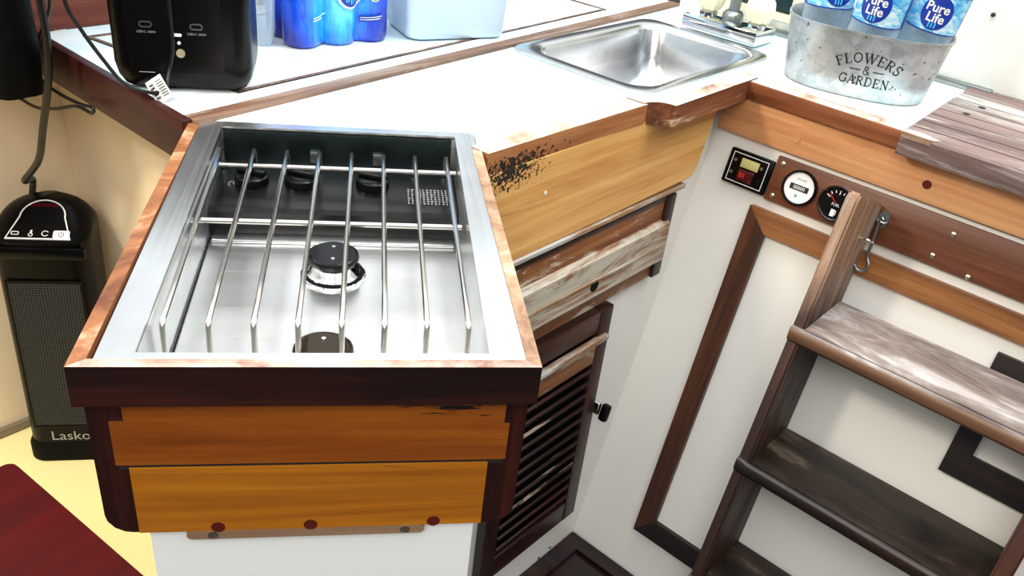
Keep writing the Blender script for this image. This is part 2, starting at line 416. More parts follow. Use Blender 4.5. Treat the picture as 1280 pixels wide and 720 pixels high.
# ================================================================== COUNTERTOP
def vq(u, w): return w - .0546*(u + .882)             # the outboard ledge runs 3 degrees off the counter
e = empty('countertop', G(-.2, 0, .87), 'white laminate worktop of the galley running around the sink', 'countertop')
def uvp(l): return [(v, u) for u, v in l]
xyo = lambda x, y: ((x-CX)*VV.x + (y-CY)*VV.y, (x-CX)*UU.x + (y-CY)*UU.y)
outer = [(vq(-.875, -.317), -.875), (vq(.344, -.317), .344), (.62, .344), (.62, .012), (-.028, .012), (-.026, -.265), (-.066, -.30), (-.06, -.640), xyo(.146, 1.09), xyo(-.205, 1.092)]
hole = [(v, u) for u, v in rrect(-.255, .155, -.335, -.062, .03)]
MB().prism(outer, .87, .9, [hole]).build('worktop', M['laminate'], G0, e, smooth=0)
led = [(vq(-.888, -.316), -.888), (vq(.3445, -.316), .3445), (-.744, .3445), (-.744, -.888)]
MB().prism(led, .87, .905).build('raised_ledge', M['laminate'], G0, e, smooth=0)
# dark groove round the ice-box lid let into the ledge
def groove(name, a, b, wd, z0, z1, m, par):
    a = Vector((a[1], a[0])); b = Vector((b[1], b[0])); d = (b - a).normalized(); nn = Vector((-d.y, d.x))*wd/2
    return MB().prism([tuple(a+nn), tuple(a-nn), tuple(b-nn), tuple(b+nn)], z0, z1).build(name, m, G0, par, smooth=0)
lid = [(-.845, -.700), (-.787, -.373), (.130, -.424), (.12, -.69)]
lv = [(v, u) for u, v in lid]
cx = sum(p[0] for p in lv)/4; cy = sum(p[1] for p in lv)/4
def shr(l, k): return [(cx + (x-cx)*(1-k/abs(.17)), cy + (y-cy)*(1-k/.48)) for x, y in l]
MB().prism(lv, .898, .9056, [shr(lv, .004)]).build('lid_seam', M['gap'], G0, e, smooth=0)
MB().prism(shr(lv, .0055), .898, .9057, [shr(lv, .0115)]).build('lid_trim', M['strip'], G0, e, smooth=0)
# wooden strip set along the ledge edge
st = structure(MB().prism([(-.889, -vq(-.889, -.3125)), (.3435, -vq(.3435, -.3125)), (.3435, -vq(.3435, -.337)), (-.889, -vq(-.889, -.337))], .9005, .9062).build('trim_1', M['strip'], H0))
# mahogany fascia under the ledge end
structure(MB().box(-.743, -.318, -.9025, -.8885, .846, .9075, .003).build('trim_2', M['mahogany'], G0))
# ---- worn wooden edges
tr = MB()
tr.prism([(-.645, .036), (-.293, .030), (-.30, .066), (-.645, .066)], .872, .9025)
structure(tr.build('trim_3', M['edge2'], H0, smooth=0))
bp = [(-.300, .066), (-.298, .034)]
for i in range(7):
    a = R_(90*i/6); bp.append((-.298 + .036*math.sin(a)*1.0, .034 - .036*(1 - math.cos(a))))
bp += [(.006, .0), (.016, .014), (.016, .026), (-.262, .026)]
structure(MB().prism(bp, .868, .904).build('trim_4', M['bumpwood'], H0, smooth=40))
structure(MB().box(-.001, .62, -.022, .0135, .870, .9025, .004).build('trim_5', M['edge'], G0))
structure(MB().box(-.045, 1.2, -.012, .0, .800, .869, .002).build('trim_6', M['beam'], G0))
for v, z in ((.105, .83), (.33, .83)):
    MB().lathe([(.007, 0), (.007, .0015)], 16).build('plug', M['plug'] if v > .2 else M['beam'], G0 @ frame((v, -.012, z), Vector((1,0,0)), Vector((0,0,1)), Vector((0,-1,0))), bpy.data.objects['trim_6'])

# ================================================================== SINK
sk = empty('sink', H(-.05, -.2, .9), 'rectangular stainless steel sink set into the white worktop', 'sink')
fu = (-.270, .168, .053, .348); bu = (-.238, .140, .078, .322)     # u0,u1,-v1,-v0
s = MB()
R0 = rrect(fu[0], fu[1], fu[2], fu[3], .035, 8)
def rr2(k, r): return rrect(bu[0]+k, bu[1]-k, bu[2]+k, bu[3]-k, r, 8)
s.loft([at(R0, .9005), at(R0, .9035), at(rrect(fu[0]+.006, fu[1]-.006, fu[2]+.006, fu[3]-.006, .03, 8), .9055), at(rr2(-.008, .05), .9045), at(rr2(0, .045), .902), at(rr2(.004, .043), .894), at(rr2(.012, .045), .84), at(rr2(.02, .05), .80), at(rr2(.034, .05), .785), at(rr2(.06, .045), .779), at(rr2(.1, .02), .776)], False, True)
s.build('basin', M['sinksteel'], H0, sk, smooth=50, recalc=False)
MB().lathe([(.026, 0), (.026, .002), (.02, .003), (.018, .001)], 24).build('drain', M['chrome'], H(-.05, -.2, .7762), sk)
# ================================================================== FAUCET
fc = empty('faucet', G(-.185, .215, .903), 'old two-knob faucet with chrome base at the sink corner', 'faucet')
MB().box(-.272, -.103, .178, .262, .9035, .932, .004).build('base', M['chrome'], G0, fc)
for v in (-.238, -.128):
    k = MB().lathe([(.018, 0), (.018, .006), (.013, .008)], 20).build('escutcheon', M['chrome'], G(v, .222, .932), fc)
    kn = MB(); rings = []
    for j, (r, z) in enumerate(((.013, .0), (.022, .006), (.027, .016), (.0285, .028), (.026, .042), (.02, .05), (.01, .053))):
        rings.append([(r*(1 + .07*math.cos(8*2*math.pi*i/48))*math.cos(2*math.pi*i/48), r*(1 + .07*math.cos(8*2*math.pi*i/48))*math.sin(2*math.pi*i/48), z) for i in range(48)])
    kn.loft(rings).build('knob', M['acrylic'], G(v, .222, .9395), fc, smooth=60)
s = MB().lathe([(.021, 0), (.021, .012), (.018, .017), (.013, .02)], 24)
pts = [(0,0,.015), (0,0,.1), (0,0,.17)] + [(-.09*(1-math.cos(R_(a)))*.5, -.12*(1-math.cos(R_(a)))*.7, .17 + .05*math.sin(R_(a))) for a in range(20, 181, 20)]
s.tube(pts, .011, 14)
s.build('spout', M['dullmetal'], G(-.183, .222, .932), fc)

# ================================================================== SINK CABINET
def FVm(d): return H0 @ frame((0, d, 0), Vector((1,0,0)), Vector((0,0,1)), Vector((0,-1,0)))
cab = empty('sink_cabinet', H(-.3, -.045, FZ), 'white galley cabinet under the sink with weathered drawer and louvered door', 'cabinet')
MB().prism([(-.648, .052), (-.018, .052), (-.018, .066), (-.648, .066)], FZ, .868).build('cabinet_face', M['white'], H0, cab, smooth=0)
for u, z in ((-.308, -.084), (-.344, -.088)):
    MB().lathe([(.0032, 0), (.0032, .0008)], 10).build('screw_hole', M['gap'], FVm(.0518) @ Matrix.Translation((u, z, 0)), cab)
# fascia board with rounded lower corner
fb = [(-.645, .872), (-.645, .722), (-.105, .728)] + [(-.105 + .025*math.sin(R_(a)), .753 - .025*math.cos(R_(a))) for a in (15, 35, 55, 75, 90)] + [(-.052, .85), (-.05, .872)]
# board is built in a frame with z up so its stain sits at real height
MB().loft([[(x, .032, z) for x, z in fb], [(x, .0515, z) for x, z in fb]]).build('fascia_board', M['ply'], H0, cab, smooth=0)
MB().lathe([(.0028, 0), (.0028, .001)], 10).build('screw', M['paper'], FVm(.032) @ Matrix.Translation((-.52, .815, 0)), cab)
MB().box(-.62, -.115, .028, .0515, .714, .7215, .001).build('bead', M['lip'], H0, cab)
# drawer
dr = MB().box(-.62, -.134, .036, .0515, .541, .708, .004).build('drawer', M['drawer'], H0, cab)
MB().box(-.163, -.134, .030, .0385, .541, .708, .003).build('drawer_stile', M['door_y'], H0, dr)
MB().box(-.62, -.134, .033, .040, .700, .7085, .002).build('drawer_top_edge', M['mahogany_dark'], H0, dr)
rp = MB()
rp.loft([[(-.62, .037, .572), (-.145, .037, .572), (-.145, .037, .662), (-.62, .037, .662)][::-1], [(-.62, .024, .580), (-.149, .024, .580), (-.149, .024, .655), (-.62, .024, .655)][::-1]])
rp.build('raised_panel', M['drawer2'], H0, dr, smooth=0)
MB().box(-.62, -.150, .0215, .025, .612, .617, .001).build('panel_ridge', M['lip'], H0, dr)
MB().lathe([(.0105, 0), (.0105, .0012)], 24).build('finger_hole', M['blackmatte'], FVm(.024) @ Matrix.Translation((-.362, .604, 0)), dr)
MB().lathe([(.008, 0), (.008, .0012)], 20).build('plug', M['frame'], FVm(.036) @ Matrix.Translation((-.548, .682, 0)), dr)
# louvered door
dz0, dz1, du0, du1 = .012, .527, -.56, -.272
sw = .038
door = MB().box(du1 - sw, du1, .032, .0515, dz0, dz1, .002).box(du0, du0 + sw, .032, .0515, dz0, dz1, .002).build('louvered_door', M['door_y'], H0, cab)
MB().box(du0 + sw, du1 - sw, .033, .0515, dz1 - .045, dz1, .001).build('top_rail', M['door'], H0, door)
MB().box(du0 + sw, du1 - sw, .033, .0515, dz0, dz0 + .05, .001).build('bottom_rail', M['mahogany_dark'], H0, door)
MB().box(du0 + sw, du1 - sw, .040, .0515, dz0 + .05, dz1 - .045).build('backing', M['blackmatte'], H0, door, smooth=0)
MB().box(du0 + .01, du1 - .012, .022, .036, .462, .473, .003).build('weathered_lip', M['lip'], H0, door)
MB().box(du0 + sw, du1 - sw, .031, .040, .415, .462, .001).build('upper_panel', M['drawer'], H0, door)
lv_ = MB()
for i in range(12):
    z = .075 + i*.0285
    lv_.box(du0 + sw, du1 - sw, -.0145, .0145, -.003, .003, .0012, X=Matrix.Translation((0, .038, z)) @ RX(R_(-62)))
lv_.build('louvers', M['louver'], H0, door)
la = MB().box(-.262, -.252, .028, .05, .268, .296, .002)
lt = la.build('latch', M['chrome'], H0, door); lt['label'] = 'chrome turn latch'
k = MB().box(-.008, .008, -.018, 0, -.018, .018, .005, X=Matrix.Translation((-.253, .027, .277)) @ RY(R_(14)))
k.build('latch_knob', M['black'], H0, lt)['label'] = 'black latch knob'

# ================================================================== STOVE CABINET (peninsula)
FY = .569
pc = empty('stove_cabinet', T(-.035, .8, FZ), 'wooden peninsula cabinet holding the cooktop, amber boards over a white base', 'cabinet')
# rim: front, left, right
rimx = (-.222, .150)
MB().prism([(rimx[0], 0), (rimx[1], 0), (rimx[1]-.011, .0105), (rimx[0]+.013, .0105)], .863, .9025).build('rim_front', M['rim'], T(0, FY, 0), pc, smooth=0)
MB().prism([(rimx[0], 0), (rimx[0]+.013, .0105), (-.2035, .525), (-.2165, .525)], .868, .9025).build('rim_side', M['rim_side'], T(0, FY, 0), pc, smooth=0)
MB().prism([(rimx[1]-.0115, .0105), (rimx[1], 0), (.1485, .458), (.1365, .458)], .868, .9025).build('rim_side', M['rim_right'], T(0, FY, 0), pc, smooth=0)
# side walls
MB().box(-.216, -.204, .02, .49, .716, .868).build('side_wall', M['mahogany'], T(0, FY, 0), pc, smooth=0)
MB().box(.133, .144, .02, .43, .716, .868).build('side_wall', M['mahogany'], T(0, FY, 0), pc, smooth=0)
# corner posts, lower outside corner rounded
FX = frame((0, FY, 0), Vector((1,0,0)), Vector((0,0,1)), Vector((0,-1,0)))
def FXm(y): return frame((0, y, 0), Vector((1,0,0)), Vector((0,0,1)), Vector((0,-1,0)))
def post(x0, x1, out):
    r = .022; l = []
    if out < 0:
        l = [(x1, .712), (x1, .866), (x0, .866)] + [(x0 + r - r*math.cos(R_(a)), .712 + r - r*math.sin(R_(a))) for a in (0, 20, 45, 70, 90)]
    else:
        l = [(x0, .866), (x0, .712)] + [(x1 - r + r*math.sin(R_(a)), .712 + r - r*math.cos(R_(a))) for a in (0, 20, 45, 70, 90)] + [(x1, .866)]
    return MB().prism(l, 0, .026)
post(-.217, -.188, -1).build('corner_post', M['mahogany_y'], FXm(FY + .036), pc, smooth=0)
post(.112, .145, 1).build('corner_post', M['mahogany_y'], FXm(FY + .036), pc, smooth=0)
ub = [(-.200, .7935), (.1305, .7935), (.1305, .834), (.1255, .834), (.1255, .863), (-.1885, .863), (-.1885, .840), (-.200, .840)]
MB().prism(ub, 0, .010).build('upper_board', M['pine_up'], FXm(FY + .018), pc, smooth=0)
MB().prism([(-.190, .713), (.115, .713), (.115, .790), (-.190, .790)], 0, .03).build('lower_board', M['pine'], FXm(FY + .038), pc, smooth=0)
MB().box(-.198, .128, .009, .03, .788, .7955).build('seam', M['gap'], T(0, FY, 0), pc, smooth=0)
for x in (-.121, -.040, .082 - .01):
    MB().lathe([(.0062, 0), (.0062, .0008)], 18).build('plug', M['plug'], FXm(FY + .0085) @ Matrix.Translation((x - .002, .7175, 0)), pc)
# white base
bt = MB().prism(rrect(-.151, .062, .7025, .713, .005, 4), 0, .010).build('batten', M['batten'], FXm(FY + .018), pc, smooth=0)
for x in (-.128, .044):
    MB().lathe([(.0045, 0), (.0045, .001), (.002, .0016)], 12).build('screw', M['brass'], FXm(FY + .008) @ Matrix.Translation((x, .708, 0)), pc)
MB().box(-.183, .109, .014, .43, FZ, .713).build('base_panel', M['base'], T(0, FY, 0), pc, smooth=0)

# ================================================================== COOKTOP
ck = empty('cooktop', T(-.035, .82, .8), 'stainless steel two-burner drop-in cooktop recessed in the wooden peninsula', 'cooktop')
X0, X1, Y0, Y1 = -.176, .108, .590, 1.074
fl = MB()
fo = [(-.2045, .5785), (.1385, .5785), (.1435, 1.03)] + [(.1435 - .012*(1-math.cos(R_(a))), 1.078 + .012*math.sin(R_(a))) for a in (0, 30, 60, 90)] + [(-.2035, 1.09)]
fl.prism(fo, .897, .9012, [[(X0, Y0), (X1, Y0), (X1+.010, Y1), (X0, Y1)]])
fl.build('flange', M['steel_y'], I4, ck, smooth=0)
wl = MB(); t = .003
wl.prism([(X0-t, Y0-t), (X1+t, Y0-t), (X1+.010+t, Y1+t), (X0-t, Y1+t)], .815, .8985, [[(X0, Y0), (X1, Y0), (X1+.010, Y1), (X0, Y1)]])
wl.build('well_wall', M['steel_y'], I4, ck, smooth=0)
pf = MB()
pl = rrect(X0, X1+.006, Y0, Y1, .004, 3)
pf.prism(pl, .812, .8195)
pf.build('burner_tray', M['steel'], I4, ck, smooth=0)
MB().box(X0+.004, X1+.002, .918, .938, .8195, .8235, .0015).build('tray_step', M['steel'], I4, ck)
MB().box(X0+.0008, X0+.0022, Y0+.01, .93, .8196, .8215).build('tray_gap', M['blackmatte'], I4, ck, smooth=0)
cp = MB(); prf = [(.937, .8197), (.937, .850), (.942, .8545), (1.073, .858), (1.073, .8197)]
cp.loft([[(x, y, z) for y, z in prf] for x in (X0 + .0005, X1 + .006)])
pnl = cp.build('control_panel', M['blackpanel'], I4, ck, smooth=0); pnl['label'] = 'black control panel along the back of the cooktop'
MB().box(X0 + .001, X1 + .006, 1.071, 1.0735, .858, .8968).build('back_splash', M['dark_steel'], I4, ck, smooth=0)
def knobm(): 
    k = MB().lathe([(.021, 0), (.020, .008), (.017, .010)], 28)
    k.box(-.004, .004, -.018, .018, .009, .016, .002, X=RZ(R_(70))); return k
for x in (-.135, -.075, .012):
    kb = knobm().build('knob', M['blackpanel'], T(x, 1.01, .8565), pnl)
for x in (-.062, .018):
    MB().box(x - .006, x + .006, 1.066, 1.071, .858, .874, .001).build('clip', M['dullmetal'], I4, ck)
pr_ = MB()
for i in range(7):                                     # small block of white instructions
    x = .055; 
    for j in range(11):
        a = x + j*.0047; pr_.box(a, a + .003*(.5 + .5*random.random()), .963 + i*.006, .9655 + i*.006, .8551, .8562 + i*.0002)
pr_.build('printed_notice', M['grey'], I4, pnl, smooth=0)
sq = MB()
for k in range(3):
    sq.tube([(-.158 + .005*k + .003*math.cos(a), 1.0 + .006*math.sin(a) + .004*k, .8568) for a in [i*.5 for i in range(10)]], .0007, 5)
sq.build('printed_symbol', M['grey'], I4, pnl, smooth=0)
def burner(x, y, cap):
    b = MB().lathe([(.036, 0), (.036, .002), (.031, .004), (.027, .010), (.024, .015), (.021, .018)], 36).build('burner', M['chrome'], T(x, y, .8196), ck)
    MB().lathe([(.0335, .0), (.0338, .002), (.0325, .0028), (.031, .0026)], 36).build('gasket', M['blackmatte'], T(x, y, .8226), b)
    c = MB().lathe([(.024, 0), (.0275, .002), (.0285, .006), (.0275, .0095), (.025, .011), (.024, .0102)], 36).build('burner_cap', cap, T(x, y, .8376), b)
    for dy in (-.013, .014):
        MB().lathe([(.0022, 0), (.0022, .0012)], 10).build('cap_screw', M['chrome'], T(x, y + dy, .8478), b)
    MB().box(x + .0245, x + .029, y - .012, y - .006, .826, .840, .001).build('igniter', M['black'], I4, b)
burner(-.031, .850, M['blackpanel']); burner(-.034, .672, mat('bronze_cap', (52, 42, 30), .12, .7))
# ================================================================== GRATE
gr = empty('stove_grate', T(-.034, .85, .82), 'removable grate of eight thin steel rods over the burners', 'grate')
gz = .8855; rr_ = .0028
for i in range(8):
    x0 = -.1695 + i*.0382; x1 = -.1735 + i*.0397
    ya, yb = .6555, 1.043
    pts = [(x0, ya, .8225), (x0, ya, gz - .006), (x0, ya + .002, gz - .002), (x0, ya + .006, gz)]
    pts += [(x0 + (x1 - x0)*k/6, ya + .006 + (yb - ya - .012)*k/6, gz) for k in range(1, 7)]
    pts += [(x1, yb - .002, gz - .002), (x1, yb, gz - .006), (x1, yb, .8585)]
    MB().tube(pts, rr_, 10).build('rod', M['rod'], I4, gr)
for y, a, b in ((.858, -.1755, .1095), (1.003, -.1755, .115)):
    MB().tube([(a, y, gz - .0054), (b, y, gz - .0054)], .003, 10).build('crossbar', M['rod'], I4, gr)

# ================================================================== BULKHEAD FITTINGS
# access panel with wooden frame
ap = empty('engine_hatch', L(.4, .02, 0), 'large white engine access panel in a teak frame behind the ladder', 'access panel')
va, vb = .068, 1.02; za, zb = .006, .694; wv_, wt = .043, .040
def zl(z): return (z - .8)*LS
MB().box(va + .02, vb - .02, zl(za + .02), zl(zb - .02), .001, .004).build('panel', M['white'], L0, ap, smooth=0)
MB().prism([(va, zl(zb)), (va + wv_, zl(zb - wt)), (vb, zl(zb - wt)), (vb, zl(zb))], 0, .016).build('frame_rail', M['frame'], L0, ap, smooth=0)
MB().prism([(va + .012, zl(za)), (va + wv_ + .006, zl(za + wt)), (va + wv_, zl(zb - wt)), (va, zl(zb))][::-1], 0, .016).build('frame_stile', M['frame_y_shade'], L0, ap, smooth=0)
MB().prism([(va + .012, zl(za)), (vb, zl(za)), (vb, zl(za + wt)), (va + wv_ + .006, zl(za + wt))], 0, .016).build('frame_rail', M['frame_dark_shade'], L0, ap, smooth=0)
# small hatch in the panel
ha = empty('access_hatch', L(.6, .425, .004), 'small white inset hatch with dark square frame, behind the ladder steps', 'hatch')
MB().prism([(.525, zl(.421)), (.77, zl(.421)), (.77, zl(.630)), (.525, zl(.630))], .0045, .016, [[(.560, zl(.465)), (.735, zl(.465)), (.735, zl(.592)), (.560, zl(.592))]]).build('hatch_frame', M['frame_dark_shade'], L0, ha, smooth=0)
MB().box(.558, .737, zl(.463), zl(.594), .0045, .008).build('hatch_panel', M['white'], L0, ha, smooth=0)
# gauge board
gb = empty('gauge_board', L(.5, .715, 0), 'long mahogany board on the bulkhead carrying the round gauges', 'board')
MB().box(.084, 1.05, zl(.712), zl(.789), .0005, .0125, .001).build('board', M['gaugewood'], L0, gb)
for v, z in ((.096, .778), (.098, .722), (.395, .768), (.38, .727), (.44, .716)):
    MB().lathe([(.0045, 0), (.0045, .001), (.003, .002)], 12).build('screw', M['brass'], L(v, z, .0125), gb)
# display panel
dp = empty('meter_panel', L(.038, .745, 0), 'small square black meter panel left of the gauges', 'meter')
MB().box(-.005, .081, zl(.714), zl(.776), .0005, .011, .003).build('case', M['black'], L0, dp)
def rectring(x0, x1, z0, z1, w, n0, n1): return MB().prism([(x0, z0), (x1, z0), (x1, z1), (x0, z1)], n0, n1, [[(x0+w, z0+w), (x1-w, z0+w), (x1-w, z1-w), (x0+w, z1-w)]])
rectring(.003, .073, zl(.7195), zl(.7705), .0012, .0105, .0114).build('border_line', M['paper'], L0, dp, smooth=0)
MB().box(.022, .057, zl(.748), zl(.764), .0108, .0122, .001).build('lit_window', mat('amber_window', (196, 186, 120), .35), L0, dp)
MB().box(.022, .053, zl(.724), zl(.745), .0108, .0122, .001).build('red_window', M['redlens'], L0, dp)
MB().box(.026, .031, zl(.730), zl(.739), .0121, .0126).box(.033, .036, zl(.730), zl(.739), .0121, .0126).build('red_digits', M['red'], L0, dp, smooth=0)
MB().box(.058, .069, zl(.724), zl(.738), .0108, .0135, .002).build('push_button', M['blackmatte'], L0, dp)
for v, z in ((.011, .757), (.063, .757), (.010, .735)):
    MB().lathe([(.003, 0), (.003, .003)], 10).build('push_button', M['dullmetal'], L(v, z, .0109), dp)
# hour meter and fuel gauge
def gauge(name, v, z, r, label, bez, face):
    g = empty(name, L(v, z, .0125), label, 'gauge')
    MB().lathe([(r, 0), (r, .006), (r*.97, .0085), (r*.9, .0085), (r*.86, .006), (r*.86, 0)], 40).build('bezel', bez, L(v, z, .0126), g)
    MB().lathe([(r*.868, 0), (r*.868, .004)], 40).build('dial', face, L(v, z, .0126), g)
    return g
def dial(g, v, z, n): return L(v, z, .0166 + n)
def txt(s, size, X, name, m, par, bold=0.0):
    vs, fs = text(s, size, bold); b = MB(); b.add([(x, y, 0) for x, y in vs], fs, None)
    return b.build(name, m, X, par, smooth=0, recalc=False)
g1 = gauge('hour_meter', .140, .7505, .031, 'round hour meter with white dial and black rim on the board', M['black'], M['paper'])
MB().box(-.017, .017, -.005, .005, 0, .0006).build('counter_window', M['print'], dial(g1, .140, .7505, 0), g1, smooth=0)
txt('00000', .0085, dial(g1, .140, .7505, .0008), 'digits', M['paper'], g1)
txt('HOURS', .0055, L(.140, .7645, .0168), 'lettering', M['print'], g1)
MB().prism(circ(.003, 12, -.001, 0), 0, .0004).build('emblem', M['grey'], L(.140, .7365, .0167), g1, smooth=0)
g2 = gauge('fuel_gauge', .208, .7485, .031, 'round fuel gauge with black dial and chrome rim beside ladder', M['chrome'], M['blackpanel'])
tk = MB()
for i in range(7):
    a = R_(152 - i*20.6); r0, r1 = (.0155 if i % 3 == 0 else .018), .0225
    tk.box(r0, r1, -.0006, .0006, 0, .0005, X=RZ(a))
tk.build('tick_marks', M['paper'], dial(g2, .209, .7485, 0), g2, smooth=0)
MB().box(.002, .02, -.0006, .0006, .0006, .0014, X=RZ(R_(140))).build('needle', M['red'], dial(g2, .209, .7485, 0), g2, smooth=0)
txt('FUEL', .0065, L(.209, .7465, .0172), 'lettering', M['paper'], g2)
pu = MB().box(-.004, .003, -.006, .006, 0, .0005).box(.004, .0052, -.003, .005, 0, .0005)
pu.build('pump_symbol', M['paper'], L(.209, .7325, .0166), g2, smooth=0)
# hook
hk = empty('hook_latch', L(.287, .745, .0125), 'metal hook latch hanging from the board beside the ladder stile', 'hook')
MB().prism(circ(.009, 20, 0, 0, .015), 0, .003).build('plate', M['dullmetal'], L(.289, .752, .0126), hk)
MB().tube([(.008*math.cos(a), -.004 + .0, .006 + .006*math.sin(a)) for a in [i*math.pi/8 for i in range(17)]], .0018, 8).build('staple', M['chrome'], L(.289, .752, .0126), hk)
hp = [(.0, -.008, .010), (.002, -.002, .014), (.0, .004, .010), (-.001, -.012, .011), (-.002, -.04, .012), (-.004, -.07, .012), (-.006, -.082, .014), (-.002, -.091, .018), (.006, -.089, .021), (.009, -.081, .022)]
MB().tube(spline([(.002, -.006, .006), (.004, .0, .012), (-.001, .003, .012), (-.001, -.010, .011), (.001, -.035, .012), (.003, -.064, .012), (.010, -.076, .013), (.008, -.087, .015), (-.002, -.090, .017), (-.010, -.083, .019)], 6), .0026, 8).build('hook', M['dullmetal'], L(.289, .752, .0126), hk)

# ================================================================== LADDER
ld = empty('companionway_ladder', G(.46, -.3, FZ), 'worn wooden ladder with two plank stiles leaning on the bulkhead', 'ladder')
KL = .225
lup = (UU*KL + ZZ).normalized()
LD0 = frame(Vector((CX, CY, .8)), VV, lup, VV.cross(lup))       # local x=v, y=up the stile, z=forward (out of the wall)
LLS = math.sqrt(1 + KL*KL)
def yl(z): return (z - .8)*LLS
def stile(v0, v1, ztop, m, nm):
    b = MB()
    pr = [(.018, yl(-.10)), (.165, yl(-.065)), (.162, yl(ztop - .005)), (.155, yl(ztop + .006)), (.02, yl(ztop - .018)), (.016, yl(ztop - .03))]
    bm = bmesh.new(); lo = [bm.verts.new((v0, y, n)) for n, y in pr]; hi = [bm.verts.new((v1, y, n)) for n, y in pr]
    k = len(pr); bm.faces.new(lo); bm.faces.new(hi[::-1])
    for i in range(k): bm.faces.new([lo[i], hi[i], hi[(i+1) % k], lo[(i+1) % k]])
    bmesh.ops.recalc_face_normals(bm, faces=bm.faces)
    bmesh.ops.bevel(bm, geom=bm.edges[:], offset=.0035, segments=2, affect='EDGES')
    bm.verts.index_update()
    b.add([v.co.copy() for v in bm.verts], [[v.index for v in f.verts] for f in bm.faces]); bm.free()
    return b.build(nm, m, LD0, ld)
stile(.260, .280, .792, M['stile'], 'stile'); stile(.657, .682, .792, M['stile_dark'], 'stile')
def step2(z, n0, n1, m, th=.028):
    uF = lambda n: -(.8 - z)*KL - n
    a0, a1 = uF(n1), uF(n0)
    # board between the stiles with a rounded nosing that laps in front of both of them
    f = uF(.1675); r = th/2; b = MB()
    r = .010; r2 = .007
    arc = [(a0 + r - r*math.sin(R_(q)), z - r + r*math.cos(R_(q))) for q in (0, 22, 45, 68, 90)] + [(a0 + r2 - r2*math.cos(R_(q)), z - th + r2 - r2*math.sin(R_(q))) for q in (0, 30, 60, 90)]
    nose = [(f, z)] + arc + [(f, z - th)]
    full = [(a1, z)] + nose + [(a1, z - th)]
    def sec(v, pr, k=1.0): return [(v, f + (u - f)*k if u < f else u, zz) for u, zz in pr]
    base = [(f, z)] + nose + [(f, z - th)]
    rings = [sec(.2595, base, .8), sec(.263, base), sec(.2805, base), sec(.2805, full), sec(.6567, full), sec(.6567, base), sec(.679, base), sec(.683, base, .8)]
    b.loft(rings)
    return b.build('step', m, G0, ld, smooth=50)
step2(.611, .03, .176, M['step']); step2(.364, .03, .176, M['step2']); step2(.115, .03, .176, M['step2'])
ey = MB().tube([(.279, yl(.722), .07), (.287, yl(.722), .07)], .0022, 8)
ey.tube([(.2935 + .0065*math.cos(a), yl(.722) + .002*math.sin(a), .07 + .008*math.sin(a)) for a in [2*math.pi*i/12 for i in range(13)]], .002, 8)
ey.build('screw_eye', M['chrome'], LD0, ld)

# ================================================================== COMPANIONWAY SILL
si = empty('sill_board', G(.6, .1, .9), 'weathered grey grooved sill board over the worktop beside the bucket', 'board')
pr = [(-.046, .872), (-.0475, .876), (-.0475, .904), (-.044, .908), (.3425, .908), (.3425, .9028), (-.0235, .9028), (-.0235, .872)]
b = MB(); b.loft([[(.276 - .036*(u + .046), u, z) for u, z in pr], [(1.15, u, z) for u, z in pr]])
b.build('board', M['tread'], G0, si, smooth=0)
gv = MB()
for i in range(7):
    u = .0 + i*.046; gv.prism([(.279 - .036*(u + .046), u - .0011), (1.15, u - .0011), (1.15, u + .0011), (.279 - .036*(u + .046), u + .0011)], .9076, .9083)
    gv.build('groove', M['gap'], G0, si, smooth=0); gv = MB()
MB().prism([(.2775, -.049), (.32, -.049), (.332, -.036), (.30, -.026), (.2775, -.03)], .900, .9088).build('bare_patch', M['lip'], G0, si, smooth=0)
for u, v in ((.215, .318), (.150, .312)):
    MB().lathe([(.006, 0), (.006, .0008)], 14).build('plug', M['gap'], G(v, u, .908), si)

# ================================================================== BUCKET
bk = empty('planter_bucket', G(.115, .146, .9005), 'oval galvanised bucket with black FLOWERS & GARDEN lettering', 'bucket')
BA, BB = .120, .086                      # half length (v), half width (u) at the bottom
BH = .107
def oval(s_, z, n=64, ex=2.6):
    r = []
    for i in range(n):
        a = 2*math.pi*i/n; c, s0 = math.cos(a), math.sin(a)
        r.append((BA*s_*abs(c)**(2/ex)*(1 if c >= 0 else -1), BB*s_*abs(s0)**(2/ex)*(1 if s0 >= 0 else -1), z))
    return r
FLR = .13
sc_ = lambda z: 1 + FLR*z/BH
BM = G(.115, .146, .9005) @ RZ(R_(17))
b = MB(); rings = [oval(.97, 0), oval(1.0, .003)] + [oval(sc_(z), z) for z in (.03, .06, .09, BH)]
rings += [oval(sc_(BH)*1.018, BH + .001), oval(sc_(BH)*1.018, BH + .004), oval(sc_(BH), BH + .004), oval(sc_(BH)*.985, BH)] + [oval(sc_(z)*.98, z) for z in (.06, .006)]
b.loft(rings, True, True)
b.build('pail', M['galv'], BM, bk, smooth=50, recalc=False)
